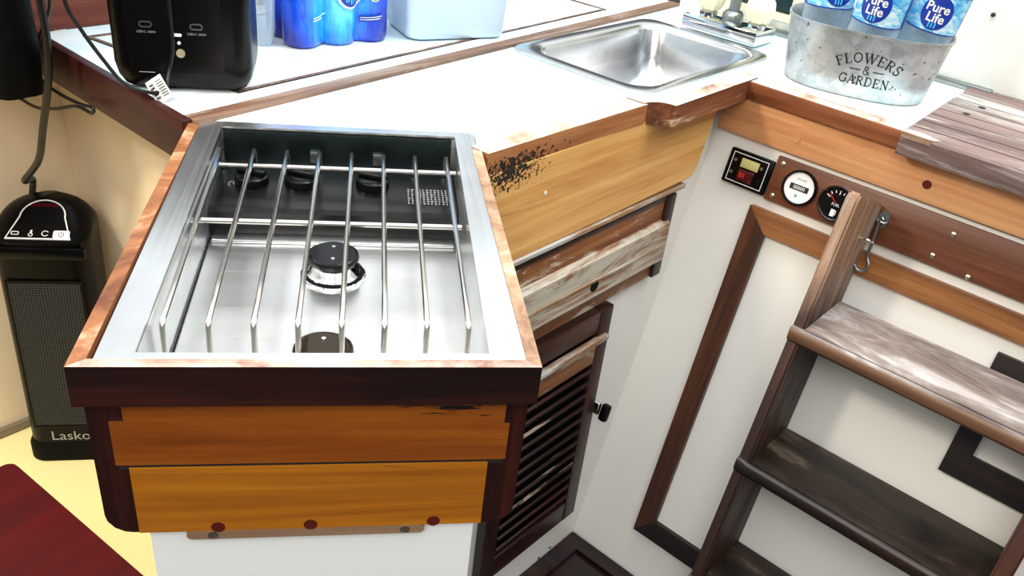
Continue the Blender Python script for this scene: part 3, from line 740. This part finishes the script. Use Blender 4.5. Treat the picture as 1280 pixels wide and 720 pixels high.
# letters as strokes with slab serifs; unit height 1
def ell(cx, cy, rx, ry, a0, a1, n=14): return [(cx + rx*math.cos(R_(a0 + (a1-a0)*i/n)), cy + ry*math.sin(R_(a0 + (a1-a0)*i/n))) for i in range(n + 1)]
TK, TN = .15, .07
GL = {
 'F': (.62, [([(.16,0),(.16,1)],TK), ([(.04,.96),(.6,.96)],TN), ([(.16,.52),(.45,.52)],TN), ([(.04,.03),(.3,.03)],TN), ([(.58,.96),(.6,.76)],TN), ([(.45,.62),(.45,.42)],TN)]),
 'L': (.62, [([(.16,0),(.16,1)],TK), ([(.04,.97),(.3,.97)],TN), ([(.04,.03),(.6,.03)],TN), ([(.58,.03),(.61,.25)],TN)]),
 'O': (.82, [(ell(.41,.5,.33,.46,0,360,26),.11)]),
 'W': (1.08,[([(.1,1),(.34,0)],TK), ([(.34,0),(.56,.95)],TN), ([(.54,1),(.78,0)],TK), ([(.78,0),(1.0,1)],TN), ([(0,.97),(.24,.97)],TN), ([(.44,.97),(.66,.97)],TN), ([(.88,.97),(1.1,.97)],TN)]),
 'E': (.66, [([(.16,0),(.16,1)],TK), ([(.04,.96),(.6,.96)],TN), ([(.16,.52),(.46,.52)],TN), ([(.04,.04),(.62,.04)],TN), ([(.58,.96),(.6,.76)],TN), ([(.6,.04),(.64,.26)],TN), ([(.46,.62),(.46,.42)],TN)]),
 'R': (.74, [([(.16,0),(.16,1)],TK), ([(.04,.96),(.36,.96)]+ell(.36,.74,.22,.22,90,-90,10)+[(.16,.52)],.09), ([(.36,.52),(.66,.03)],TK*.9), ([(.04,.03),(.3,.03)],TN), ([(.58,.03),(.76,.03)],TN)]),
 'S': (.58, [(ell(.29,.74,.2,.22,30,270,14)+ell(.29,.27,.22,.24,90,-150,14),.11), ([(.5,.98),(.49,.74)],TN), ([(.08,.02),(.07,.28)],TN)]),
 'G': (.80, [(ell(.42,.5,.34,.46,40,340,24),.12), ([(.74,.42),(.74,.12)],TK*.9), ([(.56,.44),(.84,.44)],TN), ([(.72,.98),(.71,.72)],TN)]),
 'A': (.80, [([(.1,.02),(.4,1)],TN), ([(.4,1),(.68,.02)],TK), ([(.22,.36),(.58,.36)],TN), ([(0,.03),(.22,.03)],TN), ([(.56,.03),(.82,.03)],TN)]),
 'D': (.78, [([(.16,0),(.16,1)],TK), ([(.04,.96),(.34,.96)]+ell(.34,.5,.36,.46,90,-90,16)+[(.04,.04)],.09)]),
 'N': (.82, [([(.16,0),(.16,1)],TN), ([(.16,.98),(.66,.04)],TK), ([(.66,0),(.66,1)],TN), ([(.02,.97),(.2,.97)],TN), ([(.54,.97),(.78,.97)],TN), ([(.04,.03),(.28,.03)],TN)]),
 '&': (.84, [(ell(.36,.76,.17,.2,-60,240,14)+[(.30,.6),(.74,.04)],.11), (ell(.34,.27,.25,.24,120,330,14)+[(.72,.42)],.09)]),
}
def strokes(word, h, gap=.10):
    """list of 2-D quads for a word, centred on x, height h"""
    x = 0; q = []
    for ch in word:
        if ch == ' ': x += .4; continue
        wd, st_ = GL[ch]
        for pl_, w_ in st_:
            for a, b_ in zip(pl_[:-1], pl_[1:]):
                dx, dy = b_[0]-a[0], b_[1]-a[1]; l = math.hypot(dx, dy) or 1
                nx, ny = -dy/l*w_/2, dx/l*w_/2; ex_, ey_ = dx/l*.02, dy/l*.02
                q.append([(x+a[0]-ex_+nx, a[1]-ey_+ny), (x+a[0]-ex_-nx, a[1]-ey_-ny), (x+b_[0]+ex_-nx, b_[1]+ey_-ny), (x+b_[0]+ex_+nx, b_[1]+ey_+ny)])
        x += wd + gap
    tot = x - gap
    return [[((p[0] - tot/2)*h, p[1]*h) for p in qq] for qq in q], tot*h
def on_pail(s_, z, off=.0008):
    """s_ = distance along the pail's forward side from its middle, z = height"""
    k = sc_(z); ex = 2.6; A = BA*k; B = BB*k
    v = max(-.97*A, min(.97*A, s_)); u = -B*(1 - abs(v/A)**ex)**(1/ex)
    gx = abs(v/A)**(ex-1)/A*(1 if v > 0 else -1); gy = -abs(u/B)**(ex-1)/B; l = math.hypot(gx, gy)
    return (v + gx/l*off, u + gy/l*off, z)
b = MB(); CS = .018
def put(quads, f):
    for q in quads: b.add([on_pail(*f(*p)) for p in q], [[0, 1, 2, 3]])
qs, w1 = strokes('FLOWERS', .0168, .13)
def arch(x, y):
    rad = .085; a = x/rad; return (CS + math.sin(a)*(rad + y), .0635 - rad + math.cos(a)*(rad + y))
put(qs, arch)
qs, w2 = strokes('GARDEN', .0158, .1); put(qs, lambda x, y: (CS + x, .0245 + y))
qs, w3 = strokes('&', .0145); put(qs, lambda x, y: (CS + x, .0435 + y))
for a, c in ((-.028, -.010), (.010, .028)):
    put([[(a + (c-a)*i/4, .0), (a + (c-a)*(i+1)/4, .0), (a + (c-a)*(i+1)/4, .0016), (a + (c-a)*i/4, .0016)] for i in range(4)], lambda x, y: (CS + x, .0495 + y))
b.build('lettering', M['print'], BM, bk, smooth=0, recalc=False)
# ---- water bottles standing in the bucket
def bottle(M_, label, ang, group='water bottles in the bucket'):
    e = empty('water_bottle', M_, label, 'bottle', group)
    r = .041
    pf_ = [(.03, .0), (.038, .003), (r, .012), (r, .03), (r*.96, .034), (r, .038), (r, .052), (r*.96, .056), (r, .060), (r, .074), (r*.97, .092), (r, .098), (r*.97, .110), (r*.985, .115), (r*.985, .182), (r*.97, .186), (r, .189), (r*.9, .205), (r*.62, .235), (.017, .257), (.0145, .262), (.0145, .274)]
    MB().lathe(pf_, 36).build('body', M['pet'], M_, e)
    lb = MB().lathe([(r + .0004, .118), (r + .0006, .180)], 40, cap0=False, cap1=False).build('label_band', M['label'], M_, e)
    MB().lathe([(.0165, .264), (.017, .266), (.017, .28), (.0155, .282)], 24).build('cap', M['paper'], M_, e)
    bl = MB()
    def cyl(x, y, rad): a = ang + x/rad; return (rad*math.cos(a), rad*math.sin(a), y)
    rad = r + .0010
    for z0, z1 in ((.1175, .1195), (.1785, .1805)):
        bl.lathe([(rad, z0), (rad, z1)], 40, cap0=False, cap1=False)
    for k in (0,):
        n = 28; E_ = [(.0255*math.cos(2*math.pi*i/n), .027*math.sin(2*math.pi*i/n)) for i in range(n)]
        rings = [[cyl(x*f + k*rad, .149 + y*f, rad + .0002) for x, y in E_] for f in (1, .75, .5, .25, .02)]
        bl.loft(rings, False, True)
    # dark side panels
    for k in (math.pi/2, -math.pi/2):
        bl.add([cyl(k*rad + x, y, rad) for y in (.120, .178) for x in (-.006, -.002, .002, .006)], [[0,1,5,4],[1,2,6,5],[2,3,7,6]])
    bl.build('blue_print', M['labelblue'], M_, lb, recalc=False)
    wt_ = MB()
    for k in (0,):
        for s_, sz, dy, dx in (('Pure', .0205, .158, -.001), ('Life', .0205, .142, .001)):
            vs, fs = text(s_, sz, .02); wt_.add([cyl(x + dx + k*rad, y + dy, rad + .0008) for x, y in vs], fs)
    wt_.build('lettering', M['paper'], M_, lb, smooth=0, recalc=False)
    ic = MB()
    for k in (0,):
        for dx, h in ((-.005, .009), (.0, .0075), (.005, .009)):
            ic.add([cyl(dx + k*rad + a, y, rad + .0008) for y in (.1255, .1255 + h) for a in (-.0012, .0012)], [[0,1,3,2]])
    ic.build('figures', M['labelcyan'], M_, lb, smooth=0, recalc=False)
    return e
# angle in the bottle's own frame that faces the camera
def facing(M_): 
    c = M_.inverted() @ Vector((0, 0, 1.25)); return math.atan2(c.y, c.x)
def putb(v, u, tilt_v, tilt_u, label, turn=0):
    M_ = BM @ Matrix.Translation((v, u, .006)) @ RY(tilt_v) @ RX(tilt_u)
    bottle(M_, label, facing(M_) + turn)
putb(-.074, .006, R_(-2), R_(-2), 'leftmost clear water bottle standing in the oval bucket', .35)
putb(.012, .046, R_(0), R_(-2), 'clear water bottle at the back of the bucket, half hidden behind the front one', -.35)
putb(.0, -.037, R_(4), R_(3), 'clear water bottle at the front middle of the bucket, label facing out', -.25)
putb(.077, -.006, R_(7), R_(1), 'clear water bottle leaning right over the bucket rim', .0)

# ================================================================== WATER CASE
wa_ = R_(30)
LZ = .9058
cs = empty('water_case', T(-.064, 1.47, LZ, wa_), 'blue shrink-wrapped case of bottled water between the black power station and pale bin', 'water case')
WC = T(-.048, 1.460, LZ, wa_) @ Matrix.Scale(.66, 4)
br_ = .047
def scallop(k, z, nx=3, ny=2, sx=.092):
    """outline of a pack of round bottles under film"""
    pts = []; hx = sx*(nx-1)/2; hy = sx*(ny-1)/2
    N = 120; r = []
    for i in range(N):
        a = 2*math.pi*i/N; d = Vector((math.cos(a), math.sin(a))); best = 0
        for ix in range(nx):
            for iy in range(ny):
                c = Vector((-hx + ix*sx, -hy + iy*sx)); bq = d.dot(c); disc = bq*bq - (c.length_squared - (br_*k)**2)
                if disc > 0: best = max(best, bq + math.sqrt(disc))
        r.append((d*best))
    r = [(r[i-1] + r[i]*2 + r[(i+1) % N])/4 for i in range(N)]
    return [(p.x, p.y + hy, z) for p in r]
f = MB(); f.loft([scallop(.80, 0), scallop(.93, .004), scallop(1.0, .014), scallop(1.0, .05), scallop(.985, .075), scallop(1.0, .1), scallop(1.0, .19), scallop(.93, .2), scallop(.6, .215)])
fm = f.build('film', M['film'], WC, cs, smooth=60)
for ix in range(3):
    for iy in range(2):
        MB().lathe([(.03, .205), (.017, .235), (.017, .25), (.018, .252), (.018, .264), (.016, .266)], 20).build('bottle_top', M['labelblue'], WC @ Matrix.Translation((-.092 + ix*.092, iy*.092, 0)), cs)
FW = WC @ frame((0, -br_ - .0022, 0), Vector((1,0,0)), Vector((0,0,1)), Vector((0,-1,0)))
# emblem on the middle bottles
def onfilm(x, y):
    """forward side of the film at height y"""
    best = None
    for c in (-.092, 0, .092):
        d = x - c
        if abs(d) <= br_: 
            yy = -math.sqrt(br_*br_ - d*d)
            best = yy if best is None else min(best, yy)
    v = best if best is not None else 0
    return v
def filmp(x, y, off):
    # wrap that bridges the dips between the bottles
    v = onfilm(x, y); v = min(v, -.026)
    return (x, v - off, y)
def disc(name, cx_, cy_, r, m, off, par, r0=0.0):
    b = MB(); n = 40; rr0 = [r0 + (r - r0)*k/6 for k in range(7)]
    rings = [[filmp(cx_ + q*math.cos(2*math.pi*i/n), cy_ + q*math.sin(2*math.pi*i/n), off) for i in range(n)] for q in rr0]
    b.loft(rings, False, False); return b.build(name, m, WC, par, recalc=False, smooth=60)
disc('emblem_ring', .018, .129, .040, M['paper'], .003, fm)
disc('emblem', .018, .129, .0355, M['labelblue'], .0042, fm)
fg = MB()
for x in (.004, .018, .032):
    for dx in (-.003, .003):
        fg.add([filmp(x + dx + a, y, .0055) for y in (.101 + abs(x-.018)*.4, .113) for a in (-.0016, .0016)], [[0,1,3,2]])
    fg.add([filmp(x + a, y, .0055) for y in (.113, .125) for a in (-.005, .005)], [[0,1,3,2]])
fg.build('figures', M['labelcyan'], WC, fm, recalc=False, smooth=0)
tx = MB(); word = 'HIDRATACIÓN SALUDABLE'
for i, ch in enumerate(word):
    if ch == ' ': continue
    a = R_(-90 + (i - 10)*8.6); vs, fs = text(ch, .0075)
    rad = .0455
    for_ = []
    for x, y in vs:
        rr = rad - y; aa = a + x/rad
        for_.append(filmp(.018 + rr*math.cos(aa), .129 + rr*math.sin(aa), .005))
    tx.add(for_, fs)
tx.build('lettering', M['labelblue'], WC, fm, recalc=False, smooth=0)
disc('leaf_badge_ring', .082, .114, .012, M['paper'], .003, fm); disc('leaf_badge', .082, .114, .0095, M['labelgreen'], .0042, fm)
def strip(name, x0, x1, y0, y1, slope, m, off):
    b = MB(); n = 10
    b.loft([[filmp(x0 + (x1-x0)*i/n, y + slope*(x0 + (x1-x0)*i/n - x0), off) for i in range(n + 1)] for y in (y0, y1)], False, False, closed=False)
    return b.build(name, m, WC, fm, recalc=False, smooth=0)
strip('blue_strip', .046, .104, .051, .066, .12, M['labelblue'], .0032)
strip('white_line', .05, .100, .0608, .0625, .12, M['paper'], .0046); strip('white_line', .05, .096, .0555, .0572, .12, M['paper'], .0046)
strip('white_line', -.085, -.045, .072, .0742, .15, M['paper'], .0042); strip('white_line', -.085, -.058, .066, .0682, .15, M['paper'], .0042)
# clear wrapper
cw = MB(); rings = []
for k in range(9):
    z = k*.024; r = []
    for i in range(28):
        a = 2*math.pi*i/28; q = .022*(1 + .25*noise.noise((math.cos(a)*1.6, math.sin(a)*1.6, z*22))) * (.75 if k == 0 else (1.0 if k < 7 else .7))
        r.append((q*math.cos(a)*.8, q*math.sin(a), z))
    rings.append(r)
cw.loft(rings)
o = cw.build('plastic_bag', M['bagfilm'], T(-.1575, 1.421, LZ), smooth=25)
tag(o, 'crumpled clear plastic bag between the power station and blue water case', 'plastic bag')

# ================================================================== BIN
bnM = T(.156, 1.526, .9065, R_(19))
bn = empty('storage_bin', bnM, 'pale smooth-sided bin with rounded corners standing on the ledge', 'bin')
b = MB(); 
def br(k, z, r): return at(rrect(-.093 - k, .093 + k, -.018 - k, .115 + k, r, 8), z)
b.loft([br(-.008, 0, .02), br(-.002, .003, .024), br(0, .01, .026), br(.006, .15, .03), br(.006, .16, .03), br(.004, .16, .028), br(-.002, .012, .026)], True, True)
b.build('tub', M['bin'], bnM, bn, smooth=50, recalc=False)
b = MB(); b.loft([br(.0065, .15, .03), br(.011, .152, .032), br(.011, .160, .032), br(.0065, .162, .03)], False, False); b.build('lip', M['bin'], bnM, bn, smooth=50)

# ================================================================== POWER STATION
psM = T(-.241, 1.172, LZ, R_(1))
ps = empty('power_station', psM, 'black portable power station with rounded corners at the ledge corner', 'power station')
W2 = .084
def pr2(k, z, r=.022): return at(rrect(-W2 + k, W2 - k + .008, 0 + k, .115 - k, r, 8), z)
b = MB(); b.loft([pr2(.022, 0, .01), pr2(.010, .006, .016), pr2(.003, .018), pr2(0, .035), pr2(0, .21), pr2(.004, .228), pr2(.014, .236, .016)])
b.build('case', M['black'], psM, ps, smooth=50)
PF = psM @ frame((0, 0, 0), Vector((1,0,0)), Vector((0,0,1)), Vector((0,-1,0)))
MB().prism(rrect(-.062, .058, .028, .205, .012, 5), 0, .0012).build('front_panel', M['blackpanel'], PF, ps, smooth=0)
for x in (-.036, .026):
    MB().prism(rrect(x - .008, x + .008, .086, .094, .0035, 4), .0012, .0028, [rrect(x - .0065, x + .0065, .0875, .0925, .0022, 4)]).build('charging_port', M['dullmetal'], PF, ps, smooth=0)
    txt('USB-C 100W', .0042, PF @ Matrix.Translation((x, .0805, .0016)), 'lettering', M['grey'], ps)
    MB().prism(rrect(x - .016, x + .016, .098, .135, .003, 3), .0012, .002, [rrect(x - .015, x + .015, .099, .134, .003, 3)]).build('port_outline', M['blackmatte'], PF, ps, smooth=0)
MB().prism(rrect(-.005, .007, .0765, .0800, .0015, 4), .0012, .0022).build('status_light', mat('status_light', (220, 230, 240), .3, emit=(220, 230, 240), es=.8), PF, ps, smooth=0)
MB().prism(circ(.002, 14, .003, .068), .0012, .0022).build('status_light', bpy.data.materials['status_light'], PF, ps, smooth=0)
MB().prism(circ(.0055, 24, .004, .0545), .0012, .0032).build('power_button', mat('tan_button', (170, 156, 130), .4), PF, ps)['label'] = 'round tan power button'
MB().box(-.050, -.030, .0268, .0278, .0012, .0016).build('lettering', M['grey'], PF, ps, smooth=0)

# ================================================================== CABLES
def cable(name, pts, r, label, n=10):
    o = MB().tube(spline(pts, n), r, 8).build(name, M['cord'], I4); return tag(o, label, 'cable')
PX = lambda x, y, z: PF @ Vector((x, y, z))
cable('charging_cable', [(-.372, 1.13, 1.22), (-.366, 1.13, 1.12), (-.357, 1.13, 1.03), (-.344, 1.13, .997), (-.321, 1.13, .957), (-.300, 1.13, .929), (-.273, 1.135, .918), (-.256, 1.145, .920), PX(-.010, .035, .012), PX(-.004, .06, .010), PX(-.003, .09, .008), PX(-.003, .135, .008), PX(-.003, .165, .004)], .0026, 'thin black charging cable looping down in front of the power station')
tg = MB(); tgM = frame((-.258, 1.128, .924), Vector((.62, .0, .78)).normalized(), Vector((-.70, .42, .56)).normalized(), Vector((.62, .0, .78)).normalized().cross(Vector((-.70, .42, .56)).normalized()))
tgx = Vector((.80, .05, .55)).normalized(); tgy = Vector((-.5, .35, .72)); tgy = (tgy - tgx*tgy.dot(tgx)).normalized()
tgM = frame((-.253, 1.136, .908), tgx, tgy, tgx.cross(tgy))
rings = [[(-.012, y, .0015*math.sin(y*120)), (.012, y, .002 + .0015*math.sin(y*120)), (.012, y, .0025 + .0015*math.sin(y*120)), (-.012, y, .0005 + .0015*math.sin(y*120))] for y in [i*.004 for i in range(9)]]
tg.loft(rings); t_ = tg.build('cable_tag', M['paper'], tgM); tag(t_, 'white paper tag wrapped on the charging cable', 'tag')
pt = MB()
for i in range(5): pt.box(-.009, -.003 , .006 + i*.0045, .008 + i*.0045, .0028, .0032)
for i in range(7): pt.box(.001, .010, .005 + i*.0034, .006 + i*.0034, .0042, .0046)
pt.build('print', M['print'], tgM, t_, smooth=0)

# ================================================================== BENCH, TABLE, HEATER
structure_b = empty('bench', H(-1.4, -.55, FZ), 'pale yellow built-in bench along the left hull side', 'bench')
MB().box(-2.0, -.82, .24, .884, FZ, .1).build('bench_top', M['yellow'], H0, structure_b, smooth=0)
tb = empty('table', H(-1.55, -.12, FZ), 'dark red mahogany table leaf in the lower left corner', 'table')
TM = H(-1.173, -.331, 0) @ RZ(R_(6))
MB().prism(rrect(-.78, 0, -.31, 0, .012, 5), .478, .5).build('tabletop', M['redtop'], TM, tb, smooth=40)
MB().prism(rrect(-.7815, .0015, -.3115, .0015, .0135, 5), .481, .497).build('edge_band', M['hullwood'], TM, tb, smooth=40)
MB().lathe([(.07, FZ), (.07, FZ + .02), (.03, FZ + .04), (.03, .478)], 24).build('pedestal', M['mahogany'], H(-1.55, -.12, 0), tb)

hM = T(-.537, 1.345, .1015) @ RZ(R_(2)) @ RY(R_(1.2))
ht = empty('tower_heater', hM, 'black tower heater with grey mesh front standing on the bench', 'heater')
HW, HD, h1, HT = .076, .112, .472, .514
def hsec(h):
    if h <= h1: yf = 0.0; wv2 = HW
    else:
        k = (h - h1)/(HT - h1); yf = .085*k; wv2 = HW*max(.02, (1 - k**2.4))**.5
    r = min(.03, wv2*.6)
    return [(x, y, h) for x, y in rrect(-wv2, wv2, yf, HD, min(r, (HD - yf)*.45), 6)]
b = MB(); b.loft([hsec(0), hsec(h1*.3), hsec(h1*.7), hsec(h1 - .012), hsec(h1)] + [hsec(h1 + (HT - h1)*k) for k in (.12, .25, .4, .55, .7, .82, .9, .96, .995)])
b.build('body', M['black'], hM, ht, smooth=40)
b = MB(); b.loft([at(rrect(-HW - .004, HW + .004, -.006, HD + .004, .03, 6), 0), at(rrect(-HW - .004, HW + .004, -.006, HD + .004, .03, 6), .03), at(rrect(-HW, HW, -.001, HD, .03, 6), .04)])
b.build('foot', M['blackmatte'], hM, ht)
HF = hM @ frame((0, 0, 0), Vector((1,0,0)), Vector((0,0,1)), Vector((0,-1,0)))
MB().box(-.056, .056, -.0035, -.0004, .085, .395, .001).build('grille', M['grille'], hM, ht, smooth=0)
rectring(-.060, .060, .080, .400, .004, 0, .004).build('grille_frame', M['black'], HF, ht, smooth=0)
txt('Lasko', .030, HF @ Matrix.Translation((.0, .058, .0012)), 'lettering', M['grey'], ht, .0)
MB().box(-HW + .004, HW - .004, -.006, .004, h1 - .03, h1 - .008, .004).build('brow', M['black'], hM, ht)
# control panel on the sloping top
sl = math.hypot(HT - h1, .085); sy = Vector((0, .085/sl, (HT - h1)/sl)); sx_ = Vector((1, 0, 0))
HP = hM @ frame(Vector((0, 0, h1)), sx_, sy, sx_.cross(sy))
def archp(w0, w1, y0, y1, n=14):
    p = [(-w0, y0), (w0, y0)]; ys = y0 + (y1 - y0)*.55
    for i in range(n + 1):
        a = math.pi*i/n; p.append((w1*math.cos(a), ys + (y1 - ys)*math.sin(a)))
    return p
MB().prism(archp(.050, .036, .006, .088), 0, .0025, [archp(.0478, .0338, .0082, .0858)]).build('panel_border', M['paper'], HP, ht, smooth=0)
MB().prism(archp(.0482, .0342, .0078, .0862), 0, .0018).build('control_panel', M['blackpanel'], HP, ht, smooth=0)
MB().prism(rrect(.022, .0472, .0085, .024, .003, 4), .0018, .0026).build('power_key', M['paper'], HP, ht, smooth=0)
def ring(cx_, cy_, r, w_=.0009, a0=0, a1=360): 
    return MB().loft([[(cx_ + q*math.cos(R_(a0 + (a1-a0)*i/20)), cy_ + q*math.sin(R_(a0 + (a1-a0)*i/20)), .0029) for i in range(21)] for q in (r - w_, r + w_)], False, False, closed=False)
ic = ring(.0345, .0162, .0042, .0006, 120, 420); ic.box(.0339, .0351, .0165, .022, .0028, .003); ic.build('power_symbol', M['print'], HP, ht, smooth=0)
for x, k in ((-.036, 0), (-.012, 1), (.010, 2)):
    if k == 0: s_ = MB().prism(rrect(x - .006, x + .006, .014, .021, .002, 3), .0018, .0026, [rrect(x - .0048, x + .0048, .0152, .0198, .001, 3)])
    elif k == 1: s_ = ring(x, .0145, .003, .0006); s_.box(x - .0015, x + .0015, .017, .024, .0018, .0026)
    else: s_ = ring(x, .0175, .005, .0006, 30, 330)
    s_.build('key_symbol', M['paper'], HP, ht, smooth=0)
MB().prism([(-.024, .073), (.024, .073), (.017, .080), (-.017, .080)], .0018, .0022).build('red_window', M['redlens'], HP, ht, smooth=0)
htop = hM @ Vector((-.03, .10, .50))
cable('heater_cord', [(-.426, 1.253, 1.25), (-.426, 1.253, 1.1), (-.426, 1.253, .995), (-.427, 1.255, .941), (-.439, 1.269, .88), (-.471, 1.306, .792), (-.498, 1.339, .725), (-.548, 1.40, .66), htop + Vector((.0, .02, .03)), htop], .0055, 'thick black power cord hanging down to the tower heater')

# dark soft bag hanging at far left, and a thin looped cable
hb = MB(); rings = []
for k in range(14):
    z = k*.05; q = 1.0 if k > 1 else (.9 + .07*k)
    rings.append([(x*q*(1 + .03*math.sin(k*1.3 + i)), y*q*(1 + .03*math.cos(k + i*.7)), z) for i, (x, y) in enumerate(rrect(-.17, .13, -.035, .035, .03, 4))])
hb.loft(rings)
o = hb.build('hanging_bag', M['blackmatte'], T(-.55, 1.365, .848, R_(-50)), smooth=50)
tag(o, 'black soft bag hanging against the far left bulkhead', 'bag')
cable('thin_cable', [(-.41, 1.27, 1.22), (-.415, 1.273, 1.1), (-.423, 1.281, .988), (-.453, 1.316, .933), (-.474, 1.341, .884), (-.473, 1.34, .854), (-.436, 1.296, .85), (-.395, 1.247, .855), (-.37, 1.217, .862), (-.374, 1.222, .852), (-.404, 1.258, .847), (-.451, 1.314, .82), (-.499, 1.371, .799), (-.546, 1.427, .794), (-.585, 1.455, .793)], .0026, 'thin black cable with a small loop hanging beside the bag')

# ================================================================== CAMERA
Rm = ((0.98511063, -0.01659267, -0.17111907), (-0.13687188, 0.52660875, -0.83901687), (0.10403433, 0.84994583, 0.5164968))
cam = bpy.data.cameras.new('camera'); cam.sensor_width = 36; cam.lens = 1085/1280*36; cam.clip_start = .01
co = bpy.data.objects.new('camera', cam); COL.objects.link(co)
mw = Matrix.Identity(4)
for i in range(3):
    for j in range(3): mw[i][j] = Rm[i][j]
mw[0][3], mw[1][3], mw[2][3] = 0, 0, 1.33
co.matrix_world = mw; S.camera = co

# ================================================================== LIGHT
def area(name, loc, target, size, power, col, sy=None):
    l = bpy.data.lights.new(name, 'AREA'); l.energy = power; l.color = col; l.size = size
    if sy: l.shape = 'RECTANGLE'; l.size_y = sy
    o = bpy.data.objects.new(name, l); COL.objects.link(o); o.location = loc
    d = Vector(target) - Vector(loc); o.rotation_euler = d.to_track_quat('-Z', 'Y').to_euler(); return o
area('camera_side_fill', (-.35, -.75, 2.2), (.1, 1.0, .6), 1.0, 17, (1.0, .97, .92))  # unseen soft fill added above and behind the camera for boards and bulkhead
area('overhead_hatch', (.55, 1.35, 2.35), (.4, 1.2, .9), .7, 12, (.90, .97, 1.0), .6)
area('companionway', tuple(uvw(.15, .75, 2.2)), tuple(uvw(-.3, .1, .6)), .7, 12, (.93, .98, 1.0), .7)
area('cabin_lamp', (-1.15, .75, 2.0), (-.5, 1.4, .4), .25, 19, (1.0, .90, .72))
wd = bpy.data.worlds.new('world'); S.world = wd; wd.use_nodes = True; t = wd.node_tree; bg = t.nodes['Background']
tc = t.nodes.new('ShaderNodeTexCoord'); sx = t.nodes.new('ShaderNodeSeparateXYZ'); rp_ = t.nodes.new('ShaderNodeValToRGB')
t.links.new(tc.outputs['Generated'], sx.inputs[0]); mr = t.nodes.new('ShaderNodeMapRange'); mr.inputs[1].default_value = -1; mr.inputs[2].default_value = 1
t.links.new(sx.outputs['Z'], mr.inputs[0]); t.links.new(mr.outputs[0], rp_.inputs[0])
e_ = rp_.color_ramp.elements; e_[0].position = .68; e_[0].color = (.05, .047, .045, 1); e_[1].position = .80; e_[1].color = (.95, .985, 1.0, 1)
t.links.new(rp_.outputs[0], bg.inputs[0]); bg.inputs[1].default_value = 1.5
S.view_settings.view_transform = 'Standard'; S.view_settings.look = 'None'; S.view_settings.gamma = 1; S.view_settings.use_curve_mapping = False
S.view_settings.exposure = 0.3
